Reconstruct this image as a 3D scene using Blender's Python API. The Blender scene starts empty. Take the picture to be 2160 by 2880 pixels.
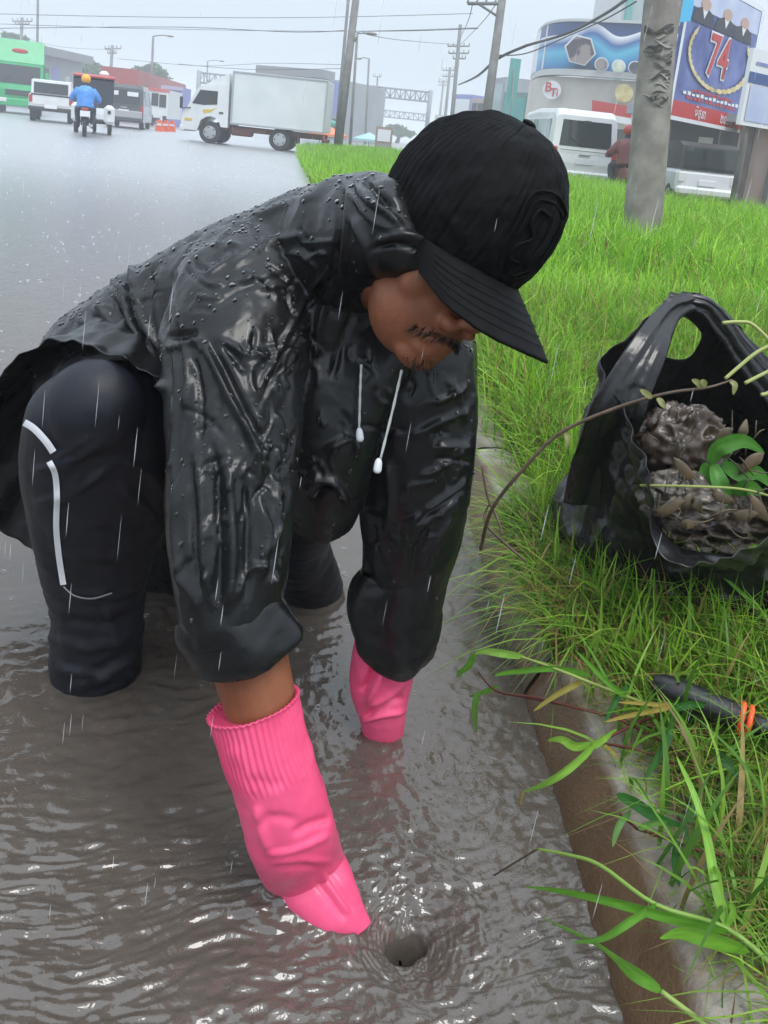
import bpy, math, random
import numpy as np
from mathutils import Vector, Matrix
# ------------------------------------------------------------------ camera
SC = bpy.context.scene
COL = SC.collection
F, PPX, PPY, H = 2300.0, 1080.0, 871.0, 0.95          # focal length and principal point in photo pixels, eye height
_p, _y, _r = map(math.radians, (12.0, 3.5, 6.0))
FW = np.array([math.sin(_y)*math.cos(_p), math.cos(_y)*math.cos(_p), -math.sin(_p)])
_R0 = np.array([math.cos(_y), -math.sin(_y), 0.0]); _U0 = np.cross(_R0, FW)
RT = _R0*math.cos(_r) + _U0*math.sin(_r)
UP = _U0*math.cos(_r) - _R0*math.sin(_r)
CAM = np.array([0.0, 0.0, H])
cam_d = bpy.data.cameras.new('camera'); cam = bpy.data.objects.new('camera', cam_d); COL.objects.link(cam)
M3 = Matrix(((RT[0], UP[0], -FW[0], 0), (RT[1], UP[1], -FW[1], 0), (RT[2], UP[2], -FW[2], H), (0, 0, 0, 1)))
cam.matrix_world = M3
cam_d.sensor_fit = 'VERTICAL'; cam_d.sensor_height = 36.0; cam_d.lens = 36.0*F/2880
cam_d.shift_y = -(1440-PPY)/2880; cam_d.shift_x = 0
cam_d.clip_start = 0.02; cam_d.clip_end = 2000
SC.camera = cam
# ------------------------------------------------------------------ sky, sun, exposure
W = bpy.data.worlds.new('World'); SC.world = W; W.use_nodes = True
wn = W.node_tree.nodes; wl = W.node_tree.links; wn.clear()
o_ = wn.new('ShaderNodeOutputWorld'); bg = wn.new('ShaderNodeBackground'); bg.inputs[1].default_value = 0.1
sky = wn.new('ShaderNodeTexSky'); sky.sky_type = 'NISHITA'; sky.sun_disc = False
SUN_EL, SUN_AZ = math.radians(62), math.radians(150)
sky.sun_elevation = SUN_EL; sky.sun_rotation = SUN_AZ; sky.dust_density = 6; sky.air_density = 1
tc = wn.new('ShaderNodeTexCoord'); sp = wn.new('ShaderNodeSeparateXYZ'); mr = wn.new('ShaderNodeMapRange')
mr.inputs['To Min'].default_value = 1.0; mr.inputs['To Max'].default_value = 3.0       # overcast: zenith brighter than horizon
ov = wn.new('ShaderNodeMix'); ov.data_type = 'RGBA'; ov.blend_type = 'MULTIPLY'; ov.inputs['Factor'].default_value = 1
ov.inputs['A'].default_value = (3.85, 4.4, 4.98, 1)
mx = wn.new('ShaderNodeMix'); mx.data_type = 'RGBA'; mx.inputs['Factor'].default_value = 0.93
wl.new(tc.outputs['Generated'], sp.inputs[0]); wl.new(sp.outputs['Z'], mr.inputs['Value']); wl.new(mr.outputs[0], ov.inputs['B'])
wl.new(sky.outputs[0], mx.inputs['A']); wl.new(ov.outputs['Result'], mx.inputs['B'])
wl.new(mx.outputs['Result'], bg.inputs[0]); wl.new(bg.outputs[0], o_.inputs[0])
sd = bpy.data.lights.new('sun', 'SUN'); sd.energy = 1.2; sd.angle = math.radians(25); sd.color = (1.0, 0.97, 0.93)
sun = bpy.data.objects.new('sun', sd); COL.objects.link(sun)
_sd = Vector((math.sin(SUN_AZ)*math.cos(SUN_EL), math.cos(SUN_AZ)*math.cos(SUN_EL), math.sin(SUN_EL)))
sun.rotation_euler = _sd.to_track_quat('Z', 'Y').to_euler()
vs = SC.view_settings; vs.view_transform = 'Standard'; vs.look = 'None'; vs.gamma = 1; vs.exposure = 0.60; vs.use_curve_mapping = False
SC.cycles.max_bounces = 6; SC.cycles.diffuse_bounces = 2; SC.cycles.glossy_bounces = 3; SC.cycles.transparent_max_bounces = 8
SC.cycles.use_denoising = True; SC.cycles.use_adaptive_sampling = True; SC.cycles.adaptive_threshold = .02
random.seed(4); RNG = np.random.default_rng(7)
# ------------------------------------------------------------------ modelling helpers (photo pixel + real distance -> world point)
def ray(x, y): return FW + RT*((x-PPX)/F) - UP*((y-PPY)/F)
def ad(x, y, d): return CAM + ray(x, y)*d                         # d = distance along the view axis in metres
def pz(x, y, z=0.0): q = ray(x, y); return CAM + q*((z-H)/q[2])   # on the level z
def py_(x, y, Y): q = ray(x, y); return CAM + q*(Y/q[1])          # on the plane y = Y
def depth(P): return float((np.asarray(P)-CAM) @ FW)
def topx(V):
    q = V-CAM; w = q @ FW
    return np.stack([PPX + F*(q @ RT)/w, PPY - F*(q @ UP)/w], 1)
_perm = np.random.default_rng(3).permutation(256); _perm = np.concatenate([_perm, _perm, _perm])
_g3 = np.random.default_rng(5).normal(size=(256, 3)); _g3 /= np.linalg.norm(_g3, axis=1)[:, None]
def pn3(P):
    P = np.asarray(P, float); i = np.floor(P).astype(int); f = P-i; i &= 255
    u = f*f*f*(f*(f*6-15)+10); res = 0
    for dx in (0, 1):
        for dy in (0, 1):
            for dz in (0, 1):
                h = _perm[_perm[_perm[i[:, 0]+dx]+i[:, 1]+dy]+i[:, 2]+dz]
                g = _g3[h]; d = (g[:, 0]*(f[:, 0]-dx)+g[:, 1]*(f[:, 1]-dy)+g[:, 2]*(f[:, 2]-dz))
                w = (u[:, 0] if dx else 1-u[:, 0])*(u[:, 1] if dy else 1-u[:, 1])*(u[:, 2] if dz else 1-u[:, 2])
                res = res + w*d
    return res
def pn2(x, y, z=0.5): return pn3(np.stack([x, y, np.full_like(x, z)], 1))
def fbm(P, o=3):
    r = 0; a = 1.0
    for k in range(o): r = r + a*pn3(P*(2**k)+k*17.3); a *= .5
    return r
def nrm(v): v = np.asarray(v, float); return v/np.linalg.norm(v)
# ------------------------------------------------------------------ objects
def tag(o, label=None, cat=None, group=None, kind=None):
    if label: o['label'] = label
    if cat: o['category'] = cat
    if group: o['group'] = group
    if kind: o['kind'] = kind
    return o
def thing(name, label, cat, loc=(0, 0, 0), rz=0.0, group=None):
    e = bpy.data.objects.new(name, None); COL.objects.link(e); e.location = [float(c) for c in loc]; e.rotation_euler = (0, 0, rz)
    e.empty_display_size = .1
    return tag(e, label, cat, group)
def add(name, me, mat=None, parent=None, world=True):
    o = bpy.data.objects.new(name, me); COL.objects.link(o)
    if mat is not None and not me.materials: me.materials.append(mat)
    if parent is not None:
        o.parent = parent
        if world:
            loc = Vector((0, 0, 0)); q = parent
            while q is not None: loc += q.matrix_parent_inverse.translation + q.location if q.parent else q.location; q = q.parent
            o.matrix_parent_inverse = Matrix.Translation(-loc)
    return o
def mk(name, V, Fs, smooth=True):
    me = bpy.data.meshes.new(name); me.from_pydata(np.asarray(V, float).tolist(), [], [list(map(int, f)) for f in Fs]); me.update()
    if smooth: me.polygons.foreach_set('use_smooth', [True]*len(me.polygons))
    return me
def obj(name, V, Fs, mat, parent=None, smooth=True, world=True): return add(name, mk(name, V, Fs, smooth), mat, parent, world)
def mk_np(name, V, quads, tris=None, smooth=True):                       # fast path for big meshes
    me = bpy.data.meshes.new(name); V = np.asarray(V, np.float32)
    nq = 0 if quads is None else len(quads); nt = 0 if tris is None else len(tris)
    me.vertices.add(len(V)); me.vertices.foreach_set('co', V.ravel())
    idx = np.concatenate([np.asarray(a, np.int32).ravel() for a in (quads, tris) if a is not None and len(a)])
    me.loops.add(len(idx)); me.loops.foreach_set('vertex_index', idx)
    me.polygons.add(nq+nt)
    st = np.concatenate([np.arange(nq)*4, nq*4+np.arange(nt)*3]).astype(np.int32)
    me.polygons.foreach_set('loop_start', st)
    me.update(calc_edges=True); me.validate()
    if smooth: me.polygons.foreach_set('use_smooth', np.ones(nq+nt, bool))
    return me
def grid_faces(nr, nc, wrap=False):
    r, c = np.meshgrid(np.arange(nr-1), np.arange(nc if wrap else nc-1), indexing='ij'); r = r.ravel(); c = c.ravel(); c2 = (c+1) % nc
    return np.stack([r*nc+c, r*nc+c2, (r+1)*nc+c2, (r+1)*nc+c], 1)
def cr(K, sub):                                                           # Catmull-Rom through the rows of K
    K = np.asarray(K, float); n = len(K); out = []
    for i in range(n-1):
        a, b, c, d = K[max(i-1, 0)], K[i], K[i+1], K[min(i+2, n-1)]
        for k in range(sub):
            t = k/sub; out.append(.5*(2*b+(c-a)*t+(2*a-5*b+4*c-d)*t*t+(3*b-a-3*c+d)*t**3))
    out.append(K[-1]); return np.array(out)
def loft(rings, caps=True):
    n = rings.shape[1]; V = rings.reshape(-1, 3); Q = [list(q) for q in grid_faces(len(rings), n, True)]
    if caps:
        V = np.concatenate([V, rings[0].mean(0)[None], rings[-1].mean(0)[None]]); a = len(V)-2; m = (len(rings)-1)*n
        for k in range(n): Q.append([a, (k+1) % n, k]); Q.append([a+1, m+k, m+(k+1) % n])
    return V, Q
def limb(secs, n=28, sub=6, caps=True, rings_only=False):
    # each section: edge pixel, opposite edge pixel, distance of each edge, half thickness in depth
    K = []
    for s in secs:
        x1, y1, x2, y2, d, t = s; d1, d2 = d if isinstance(d, tuple) else (d, d)
        A, B = ad(x1, y1, d1), ad(x2, y2, d2); K.append(np.concatenate([(A+B)/2, (B-A)/2, [t]]))
    S = cr(K, sub); c = S[:, :3]; a = S[:, 3:6]; t = S[:, 6]
    tan = np.gradient(c, axis=0); b = np.cross(tan, a); b /= np.linalg.norm(b, axis=1)[:, None]
    if (b @ FW).mean() > 0: b = -b
    th = np.linspace(0, 2*math.pi, n, endpoint=False)
    R = c[:, None]+a[:, None]*np.cos(th)[None, :, None]+(b*t[:, None])[:, None]*np.sin(th)[None, :, None]
    return R if rings_only else loft(R, caps)
def tube(P, r, n=8, sub=1, caps=True):
    P = np.asarray(P, float); r = np.broadcast_to(np.asarray(r, float), (len(P),))
    if sub > 1: S = cr(np.concatenate([P, r[:, None]], 1), sub); P, r = S[:, :3], S[:, 3]
    T = np.gradient(P, axis=0); T /= np.linalg.norm(T, axis=1)[:, None]+1e-12
    a = np.cross(T[0], [0, 0, 1.0]); a = np.cross(T[0], [1.0, 0, 0]) if np.linalg.norm(a) < 1e-3 else a
    A = []
    for t in T: a = a-t*(a@t); a = a/np.linalg.norm(a); A.append(a)
    A = np.array(A); B = np.cross(T, A); th = np.linspace(0, 2*math.pi, n, endpoint=False)
    R = P[:, None]+(A[:, None]*np.cos(th)[None, :, None]+B[:, None]*np.sin(th)[None, :, None])*r[:, None, None]
    return loft(R, caps)
def ellipsoid(c, rad, n=20, m=14, M=None):
    th = np.linspace(0, 2*math.pi, n, endpoint=False); ph = np.linspace(.03, math.pi-.03, m)
    R = np.stack([np.outer(np.sin(ph), np.cos(th)), np.outer(np.sin(ph), np.sin(th)), np.outer(np.cos(ph), np.ones(n))], 2)*np.asarray(rad)
    if M is not None: R = R @ np.asarray(M).T
    return loft(R+np.asarray(c))
def join(*parts):
    V = []; Q = []; o = 0
    for v, f in parts:
        V.append(np.asarray(v, float)); Q += [[i+o for i in q] for q in f]; o += len(v)
    return np.concatenate(V), Q
def box(c, s, rot=None):
    c = np.asarray(c, float); s = np.asarray(s, float)/2
    v = np.array([[x, y, z] for x in (-1, 1) for y in (-1, 1) for z in (-1, 1)])*s
    if rot is not None: v = v @ np.asarray(rot).T
    return v+c, [[0, 1, 3, 2], [4, 6, 7, 5], [0, 4, 5, 1], [2, 3, 7, 6], [0, 2, 6, 4], [1, 5, 7, 3]]
def rb(c, s, b=.03):                                                      # box with chamfered edges
    c = np.asarray(c, float); h = np.asarray(s, float)/2; b = min(b, h.min()*.8); V = []; ix = {}
    for sx in (-1, 1):
        for sy in (-1, 1):
            for sz in (-1, 1):
                for a in range(3):
                    q = h-b; q[a] = h[a]; ix[sx, sy, sz, a] = len(V); V.append(c+q*np.array([sx, sy, sz]))
    Fs = []
    for a in range(3):
        u, v = (a+1) % 3, (a+2) % 3
        for s_ in (-1, 1):
            f = []
            for p, q in ((-1, -1), (1, -1), (1, 1), (-1, 1)):
                k = [0, 0, 0]; k[a] = s_; k[u] = p; k[v] = q; f.append(ix[k[0], k[1], k[2], a])
            Fs.append(f if s_ > 0 else f[::-1])
        for p in (-1, 1):
            for q in (-1, 1):
                f = []
                for s_, w in ((-1, u), (1, u), (1, v), (-1, v)):
                    k = [0, 0, 0]; k[a] = s_; k[u] = p; k[v] = q; f.append(ix[k[0], k[1], k[2], w])
                Fs.append(f)
    for sx in (-1, 1):
        for sy in (-1, 1):
            for sz in (-1, 1): Fs.append([ix[sx, sy, sz, a] for a in range(3)])
    return np.array(V), Fs
def prism(poly, y0, y1):                                                  # side profile (x, z) extruded along y
    n = len(poly); V = [(x, y0, z) for x, z in poly]+[(x, y1, z) for x, z in poly]
    Q = [list(range(n)), list(range(2*n-1, n-1, -1))]+[[k, k+n, (k+1) % n+n, (k+1) % n] for k in range(n)]
    return np.array(V, float), Q
def cyl(p, q, r, n=14): return tube([p, q], r, n)
def remesh(V, Fs, voxel, it=4, fac=.5):
    o = bpy.data.objects.new('tmp', mk('tmp', V, Fs)); COL.objects.link(o)
    m = o.modifiers.new('r', 'REMESH'); m.mode = 'VOXEL'; m.voxel_size = voxel; m.use_smooth_shade = True
    if it: s = o.modifiers.new('s', 'SMOOTH'); s.factor = fac; s.iterations = it
    dg = bpy.context.evaluated_depsgraph_get(); dg.update()
    me = bpy.data.meshes.new_from_object(o.evaluated_get(dg)); bpy.data.objects.remove(o)
    me.polygons.foreach_set('use_smooth', [True]*len(me.polygons)); return me
def getv(me):
    n = len(me.vertices); v = np.empty(n*3, np.float32); me.vertices.foreach_get('co', v)
    me.update(); k = np.empty(n*3, np.float32); me.vertex_normals.foreach_get('vector', k)
    return v.reshape(-1, 3).astype(float), k.reshape(-1, 3).astype(float)
def setv(me, v): me.vertices.foreach_set('co', np.asarray(v, np.float32).ravel()); me.update()
def polydist(Q, poly):
    poly = np.asarray(poly, float); best = np.full(len(Q), 1e9); tt = np.zeros(len(Q)); n = len(poly)-1
    for k in range(n):
        a, b = poly[k], poly[k+1]; ab = b-a; t = np.clip(((Q-a) @ ab)/(ab @ ab), 0, 1)
        d = np.linalg.norm(Q-a-t[:, None]*ab, axis=1); m = d < best; best[m] = d[m]; tt[m] = ((k+t)/n)[m]
    return best, tt
def inpoly(Q, poly):
    x, y = Q[:, 0], Q[:, 1]; ins = np.zeros(len(Q), bool); n = len(poly)
    for i in range(n):
        (x1, y1), (x2, y2) = poly[i], poly[(i+1) % n]
        c = ((y1 > y) != (y2 > y)) & (x < (x2-x1)*(y-y1)/(y2-y1+1e-12)+x1); ins ^= c
    return ins
def colors(me, C, name='tint'):
    a = me.color_attributes.new(name, 'FLOAT_COLOR', 'POINT'); C = np.asarray(C, np.float32)
    a.data.foreach_set('color', np.concatenate([C, np.ones((len(C), 1), np.float32)], 1).ravel())
# ------------------------------------------------------------------ materials
def mat(name, c=(.5, .5, .5), r=.5, metal=0.0, spec=.5, c2=None, scale=20, bump=0, bscale=None, coat=0, detail=4, lo=.35, hi=.65, emit=0, rvar=0):
    m = bpy.data.materials.new(name); m.use_nodes = True; nt = m.node_tree; b = nt.nodes['Principled BSDF']
    b.inputs['Base Color'].default_value = (*c, 1); b.inputs['Roughness'].default_value = r; b.inputs['Metallic'].default_value = metal
    b.inputs['Specular IOR Level'].default_value = spec; b.inputs['Coat Weight'].default_value = coat
    t = nt.nodes.new('ShaderNodeTexCoord')
    if c2 is not None or rvar:
        n = nt.nodes.new('ShaderNodeTexNoise'); n.inputs['Scale'].default_value = scale; n.inputs['Detail'].default_value = detail
        nt.links.new(t.outputs['Object'], n.inputs['Vector'])
        k = nt.nodes.new('ShaderNodeMapRange'); k.inputs['From Min'].default_value = lo; k.inputs['From Max'].default_value = hi
        nt.links.new(n.outputs['Fac'], k.inputs['Value'])
        if c2 is not None:
            x = nt.nodes.new('ShaderNodeMix'); x.data_type = 'RGBA'; x.inputs['A'].default_value = (*c, 1); x.inputs['B'].default_value = (*c2, 1)
            nt.links.new(k.outputs[0], x.inputs['Factor']); nt.links.new(x.outputs['Result'], b.inputs['Base Color'])
        if rvar:
            k2 = nt.nodes.new('ShaderNodeMapRange'); k2.inputs['To Min'].default_value = r; k2.inputs['To Max'].default_value = r+rvar
            nt.links.new(n.outputs['Fac'], k2.inputs['Value']); nt.links.new(k2.outputs[0], b.inputs['Roughness'])
    if bump:
        n2 = nt.nodes.new('ShaderNodeTexNoise'); n2.inputs['Scale'].default_value = bscale or scale*4; n2.inputs['Detail'].default_value = 5
        nt.links.new(t.outputs['Object'], n2.inputs['Vector'])
        bp = nt.nodes.new('ShaderNodeBump'); bp.inputs['Strength'].default_value = .6; bp.inputs['Distance'].default_value = bump
        nt.links.new(n2.outputs['Fac'], bp.inputs['Height']); nt.links.new(bp.outputs[0], b.inputs['Normal'])
    if emit: b.inputs['Emission Color'].default_value = (*c, 1); b.inputs['Emission Strength'].default_value = emit
    return m
def crease(m, scale, dist, squash=(1, 1, 1), keep=True):                      # sharp random creases of thin film
    nt = m.node_tree; t = nt.nodes.new('ShaderNodeTexCoord'); mp = nt.nodes.new('ShaderNodeMapping'); mp.inputs['Scale'].default_value = squash; nt.links.new(t.outputs['Object'], mp.inputs[0])
    n = nt.nodes.new('ShaderNodeTexNoise'); n.noise_type = 'RIDGED_MULTIFRACTAL'; n.inputs['Scale'].default_value = scale; n.inputs['Detail'].default_value = 3; n.inputs['Distortion'].default_value = .6; nt.links.new(mp.outputs[0], n.inputs['Vector'])
    b = nt.nodes.new('ShaderNodeBump'); b.inputs['Strength'].default_value = .7; b.inputs['Distance'].default_value = dist; nt.links.new(n.outputs['Fac'], b.inputs['Height'])
    p = nt.nodes['Principled BSDF'].inputs['Normal']
    if p.links: nt.links.new(p.links[0].from_socket, b.inputs['Normal'])
    nt.links.new(b.outputs[0], p); return m
def leafmat(name, trans=.35, r=.4, sat=1.0):
    m = bpy.data.materials.new(name); m.use_nodes = True; nt = m.node_tree; b = nt.nodes['Principled BSDF']
    at = nt.nodes.new('ShaderNodeAttribute'); at.attribute_name = 'tint'
    nt.links.new(at.outputs['Color'], b.inputs['Base Color']); b.inputs['Roughness'].default_value = r; b.inputs['Specular IOR Level'].default_value = .28
    tr = nt.nodes.new('ShaderNodeBsdfTranslucent'); nt.links.new(at.outputs['Color'], tr.inputs['Color'])
    mx_ = nt.nodes.new('ShaderNodeMixShader'); mx_.inputs[0].default_value = trans
    nt.links.new(b.outputs[0], mx_.inputs[1]); nt.links.new(tr.outputs[0], mx_.inputs[2])
    nt.links.new(mx_.outputs[0], nt.nodes['Material Output'].inputs['Surface']); return m
# ================================================================== the setting
def edge_x(Y):                                   # water line along the kerb, bending left in the distance
    return np.interp(Y, [-5, 4, 12.4, 20, 30, 34, 200], [.41, .41, -.45, -1.1, -1.85, -1.6, 12])
m_asph = mat('wet_asphalt', (.05, .048, .046), .55, c2=(.075, .07, .064), scale=60, bump=.004, bscale=300)
m_soil = mat('soil', (.06, .045, .028), .9, c2=(.10, .075, .045), scale=12, bump=.02, bscale=60)
# wet kerb concrete: rough pale aggregate with brown silt low on the face
m_kerb = mat('kerb_concrete', (.22, .185, .15), .55, c2=(.36, .32, .275), scale=16, bump=.004, bscale=160, lo=.42, hi=.62)
nt = m_kerb.node_tree; g = nt.nodes.new('ShaderNodeNewGeometry'); s_ = nt.nodes.new('ShaderNodeSeparateXYZ'); nt.links.new(g.outputs['Position'], s_.inputs[0])
nz = nt.nodes.new('ShaderNodeTexNoise'); nz.inputs['Scale'].default_value = 9; nz.inputs['Detail'].default_value = 6
ma = nt.nodes.new('ShaderNodeMath'); ma.operation = 'MULTIPLY_ADD'; ma.inputs[1].default_value = .05
nt.links.new(g.outputs['Position'], nz.inputs['Vector']); nt.links.new(nz.outputs['Fac'], ma.inputs[0]); nt.links.new(s_.outputs['Z'], ma.inputs[2])
k_ = nt.nodes.new('ShaderNodeMapRange'); k_.inputs['From Min'].default_value = .112; k_.inputs['From Max'].default_value = .128
x_ = nt.nodes.new('ShaderNodeMix'); x_.data_type = 'RGBA'
n3 = nt.nodes.new('ShaderNodeTexNoise'); n3.inputs['Scale'].default_value = 24; n3.inputs['Detail'].default_value = 8; nt.links.new(g.outputs['Position'], n3.inputs['Vector'])
x3 = nt.nodes.new('ShaderNodeMix'); x3.data_type = 'RGBA'; x3.inputs['A'].default_value = (.075, .042, .018, 1); x3.inputs['B'].default_value = (.15, .092, .045, 1)
nt.links.new(n3.outputs['Fac'], x3.inputs['Factor']); nt.links.new(x3.outputs['Result'], x_.inputs['A'])
old = nt.nodes['Principled BSDF'].inputs['Base Color'].links[0].from_socket
nt.links.new(ma.outputs[0], k_.inputs['Value']); nt.links.new(k_.outputs[0], x_.inputs['Factor']); nt.links.new(old, x_.inputs['B'])
nt.links.new(x_.outputs['Result'], nt.nodes['Principled BSDF'].inputs['Base Color'])
nt.nodes['Principled BSDF'].inputs['Roughness'].default_value = .42

# road bed under the flood, reaching the horizon
V = [(-400, -20, -.09), (400, -20, -.09), (400, 700, -.09), (-400, 700, -.09)]
tag(obj('road', V, [[0, 1, 2, 3]], m_asph, smooth=False), kind='structure')

# flood water: fine near sheet with real ripples and the whirlpool over the drain, coarse far sheet
DR = pz(1150, 2612, 0.0); DR = DR[:2]
NR, NC = 820, 520
yl = np.geomspace(.42, 60, 6000); wt = (1/yl)*(1+2.2*np.exp(-((yl-DR[1])/.11)**2)+.5*(yl < 1.6))*np.gradient(yl); cw = np.cumsum(wt); Ys = np.interp(np.linspace(cw[0], cw[-1], NR), cw, yl)
ul = np.linspace(0, 1, 4000); uc = ((.46-DR[0])/(1.25+.75*.82))**(1/1.15); wu = 1+2.4*np.exp(-((ul-uc)/.07)**2); cu_ = np.cumsum(wu); u = np.interp(np.linspace(cu_[0], cu_[-1], NC), cu_, ul)
X = edge_x(Ys)[:, None]+.05-(u[None, :]**1.15)*(1.25+.75*Ys)[:, None]; Y = np.repeat(Ys[:, None], NC, 1)
x, y = X.ravel(), Y.ravel()
rx, ry = x-DR[0], y-DR[1]; rr = np.hypot(rx, ry)+1e-6; th = np.arctan2(ry, rx)
sw = th+.9*np.log(rr+.03)                                # spiral coordinate
cells = np.clip(1-(y-1.5)/9, .12, 1)
def ridge(a): return 1-np.abs(a)*2.6
wx = x+.05*pn2(x*6, y*6, 1.3); wy = y+.05*pn2(x*6, y*6, 7.3)
flow = ridge(pn2(wx*9+wy*6, wy*34-wx*12, 2.2))*.42+ridge(pn2(wx*24+wy*14, wy*78-wx*24, 4.1))*.30+pn2(wx*44+wy*20, wy*98-wx*22, 5.1)*.26
rad = ridge(pn2(np.log(rr)*5.5+3, np.sin(sw)*2.4+np.cos(sw)*2.1, 9.1))*.6+pn2(x*48, y*48, 3.4)*.5+pn2(np.log(rr)*12, sw*5, 1.7)*.4
k = np.exp(-(rr/.17)**2)*.42; chop = flow*(1-k)+rad*k*1.15
amp = .0066+.0030*np.exp(-(rr/.42)**2)
# calmer behind the man's legs, rougher by the glove
z = chop*amp*np.clip(.35+.9*np.exp(-((y-.9)/.8)**2), 0, 1.1)
for (cx, cy, rmax, a0) in [(pz(265, 1900)[0], pz(265, 1900)[1], .10, .0012), (pz(870, 1680)[0], pz(870, 1680)[1], .15, .0022), (pz(420, 1740)[0], pz(420, 1740)[1], .06, .003)]:
    q = np.hypot(x-cx, y-cy); z += a0*np.cos(q*2*math.pi/.026+2.5*pn2(x*7, y*7, 8.8))*np.exp(-(q/rmax)**2)
rg = np.random.default_rng(11)
for i in range(90):                                       # rings and dimples where raindrops have struck
    cy = .5+rg.random()**1.4*3.0; cx = .38-rg.random()*(.9+.8*cy); R0 = .006+.022*rg.random()
    m = (np.abs(x-cx) < .06) & (np.abs(y-cy) < .06); q = np.hypot(x[m]-cx, y[m]-cy)
    z[m] += .0028*np.exp(-((q-R0)/.0035)**2)-.0015*np.exp(-(q/(R0*.6))**2)
    if i % 3 == 0: z[m] += .0016*np.exp(-((q-R0*1.8)/.004)**2)
z *= np.clip(1.3-y/9, .25, 1)*np.clip(2-y/12, 0, 1)
hx, hy = pz(800, 2545)[:2]; lgx, lgy = pz(1075, 2110)[:2]
z += .021*np.exp(-(((x-hx)/.065)**2+((y-hy)/.032)**2))*(1+.5*pn2(x*40, y*40, 2.9))+.006*np.exp(-(((x-lgx)/.05)**2+((y-lgy)/.04)**2))*(1+.8*pn2(x*60, y*60, 6.9))     # water piling up against the glove
z += -.012*np.exp(-(rr/.10)**2)-.026*np.exp(-(rr/.050)**2)-.12*np.exp(-(rr/(.0135*(1+.25*np.sin(2*th+.6)+.12*np.sin(3*th))))**2)+.004*np.exp(-((rr-.085)/.02)**2)*(.6+.4*np.sin(2*th+1))+.0016*np.sin(3*sw+rr*60)*np.exp(-((rr-.05)/.03)**2)
V = np.stack([x, y, z], 1); Q = grid_faces(NR, NC)[:, ::-1]
fc = V[Q].mean(1); keep = np.hypot((fc[:, 0]-DR[0])/1.25, (fc[:, 1]-DR[1])) > .0105
Q = Q[keep]
far = np.array([(-400, 59.9, .0), (edge_x(59.9)+.6, 59.9, 0), (60, 120, 0), (400, 700, 0), (-400, 700, 0)])
V2 = np.concatenate([V, far]); n0 = len(V)
me = mk_np('water', V2, np.concatenate([Q, [[n0, n0+1, n0+2, n0+4]]]), np.array([[n0+2, n0+3, n0+4]]))
side = np.array([(-400, .42, -.002), (-400, 14, -.002)])
mw = bpy.data.materials.new('muddy_water'); mw.use_nodes = True; nt = mw.node_tree; nt.nodes.clear()
out = nt.nodes.new('ShaderNodeOutputMaterial'); t = nt.nodes.new('ShaderNodeNewGeometry')
dif = nt.nodes.new('ShaderNodeBsdfDiffuse'); tra = nt.nodes.new('ShaderNodeBsdfTransparent'); tra.inputs[0].default_value = (.75, .62, .5, 1)
glo = nt.nodes.new('ShaderNodeBsdfGlossy'); glo.inputs['Roughness'].default_value = .09
n1 = nt.nodes.new('ShaderNodeTexNoise'); n1.inputs['Scale'].default_value = 7; n1.inputs['Detail'].default_value = 5
cm = nt.nodes.new('ShaderNodeMix'); cm.data_type = 'RGBA'; cm.inputs['A'].default_value = (.112, .090, .073, 1); cm.inputs['B'].default_value = (.165, .139, .117, 1)
nt.links.new(t.outputs['Position'], n1.inputs['Vector']); nt.links.new(n1.outputs['Fac'], cm.inputs['Factor']); nt.links.new(cm.outputs['Result'], dif.inputs[0])
mp = nt.nodes.new('ShaderNodeMapping'); mp.inputs['Scale'].default_value = (1, 1.0, 1); nt.links.new(t.outputs['Position'], mp.inputs[0])
b1 = nt.nodes.new('ShaderNodeTexNoise'); b1.inputs['Scale'].default_value = 26; b1.inputs['Detail'].default_value = 4; b1.inputs['Distortion'].default_value = .8
nt.links.new(mp.outputs[0], b1.inputs['Vector'])
bp = nt.nodes.new('ShaderNodeBump'); bp.inputs['Strength'].default_value = .5; bp.inputs['Distance'].default_value = .010
nt.links.new(b1.outputs['Fac'], bp.inputs['Height'])
fr = nt.nodes.new('ShaderNodeFresnel'); fr.inputs['IOR'].default_value = 1.70
for n_ in (dif, glo, fr): nt.links.new(bp.outputs[0], n_.inputs['Normal'])
m1 = nt.nodes.new('ShaderNodeMixShader'); m1.inputs[0].default_value = .30; nt.links.new(dif.outputs[0], m1.inputs[1]); nt.links.new(tra.outputs[0], m1.inputs[2])
m2 = nt.nodes.new('ShaderNodeMixShader'); nt.links.new(fr.outputs[0], m2.inputs[0]); nt.links.new(m1.outputs[0], m2.inputs[1]); nt.links.new(glo.outputs[0], m2.inputs[2])
nt.links.new(m2.outputs[0], out.inputs['Surface'])
# out on the carriageway the film is thin and pitted by rain: rougher than the deep gutter
sy = nt.nodes.new('ShaderNodeSeparateXYZ'); nt.links.new(t.outputs['Position'], sy.inputs[0]); ry_ = nt.nodes.new('ShaderNodeMapRange'); ry_.inputs['From Min'].default_value = 2.0; ry_.inputs['From Max'].default_value = 14
ry_.inputs['To Min'].default_value = .035; ry_.inputs['To Max'].default_value = .34; nt.links.new(sy.outputs['Y'], ry_.inputs['Value']); nt.links.new(ry_.outputs[0], glo.inputs['Roughness'])
rb2 = nt.nodes.new('ShaderNodeMapRange'); rb2.inputs['From Min'].default_value = 1.6; rb2.inputs['From Max'].default_value = 8; rb2.inputs['To Min'].default_value = .008; rb2.inputs['To Max'].default_value = .012; nt.links.new(sy.outputs['Y'], rb2.inputs['Value'])
ra_ = nt.nodes.new('ShaderNodeMapRange'); ra_.inputs['From Min'].default_value = 2.2; ra_.inputs['From Max'].default_value = 11; nt.links.new(sy.outputs['Y'], ra_.inputs['Value'])   # pale sky sheen of the distant water, painted into its diffuse colour
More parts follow.
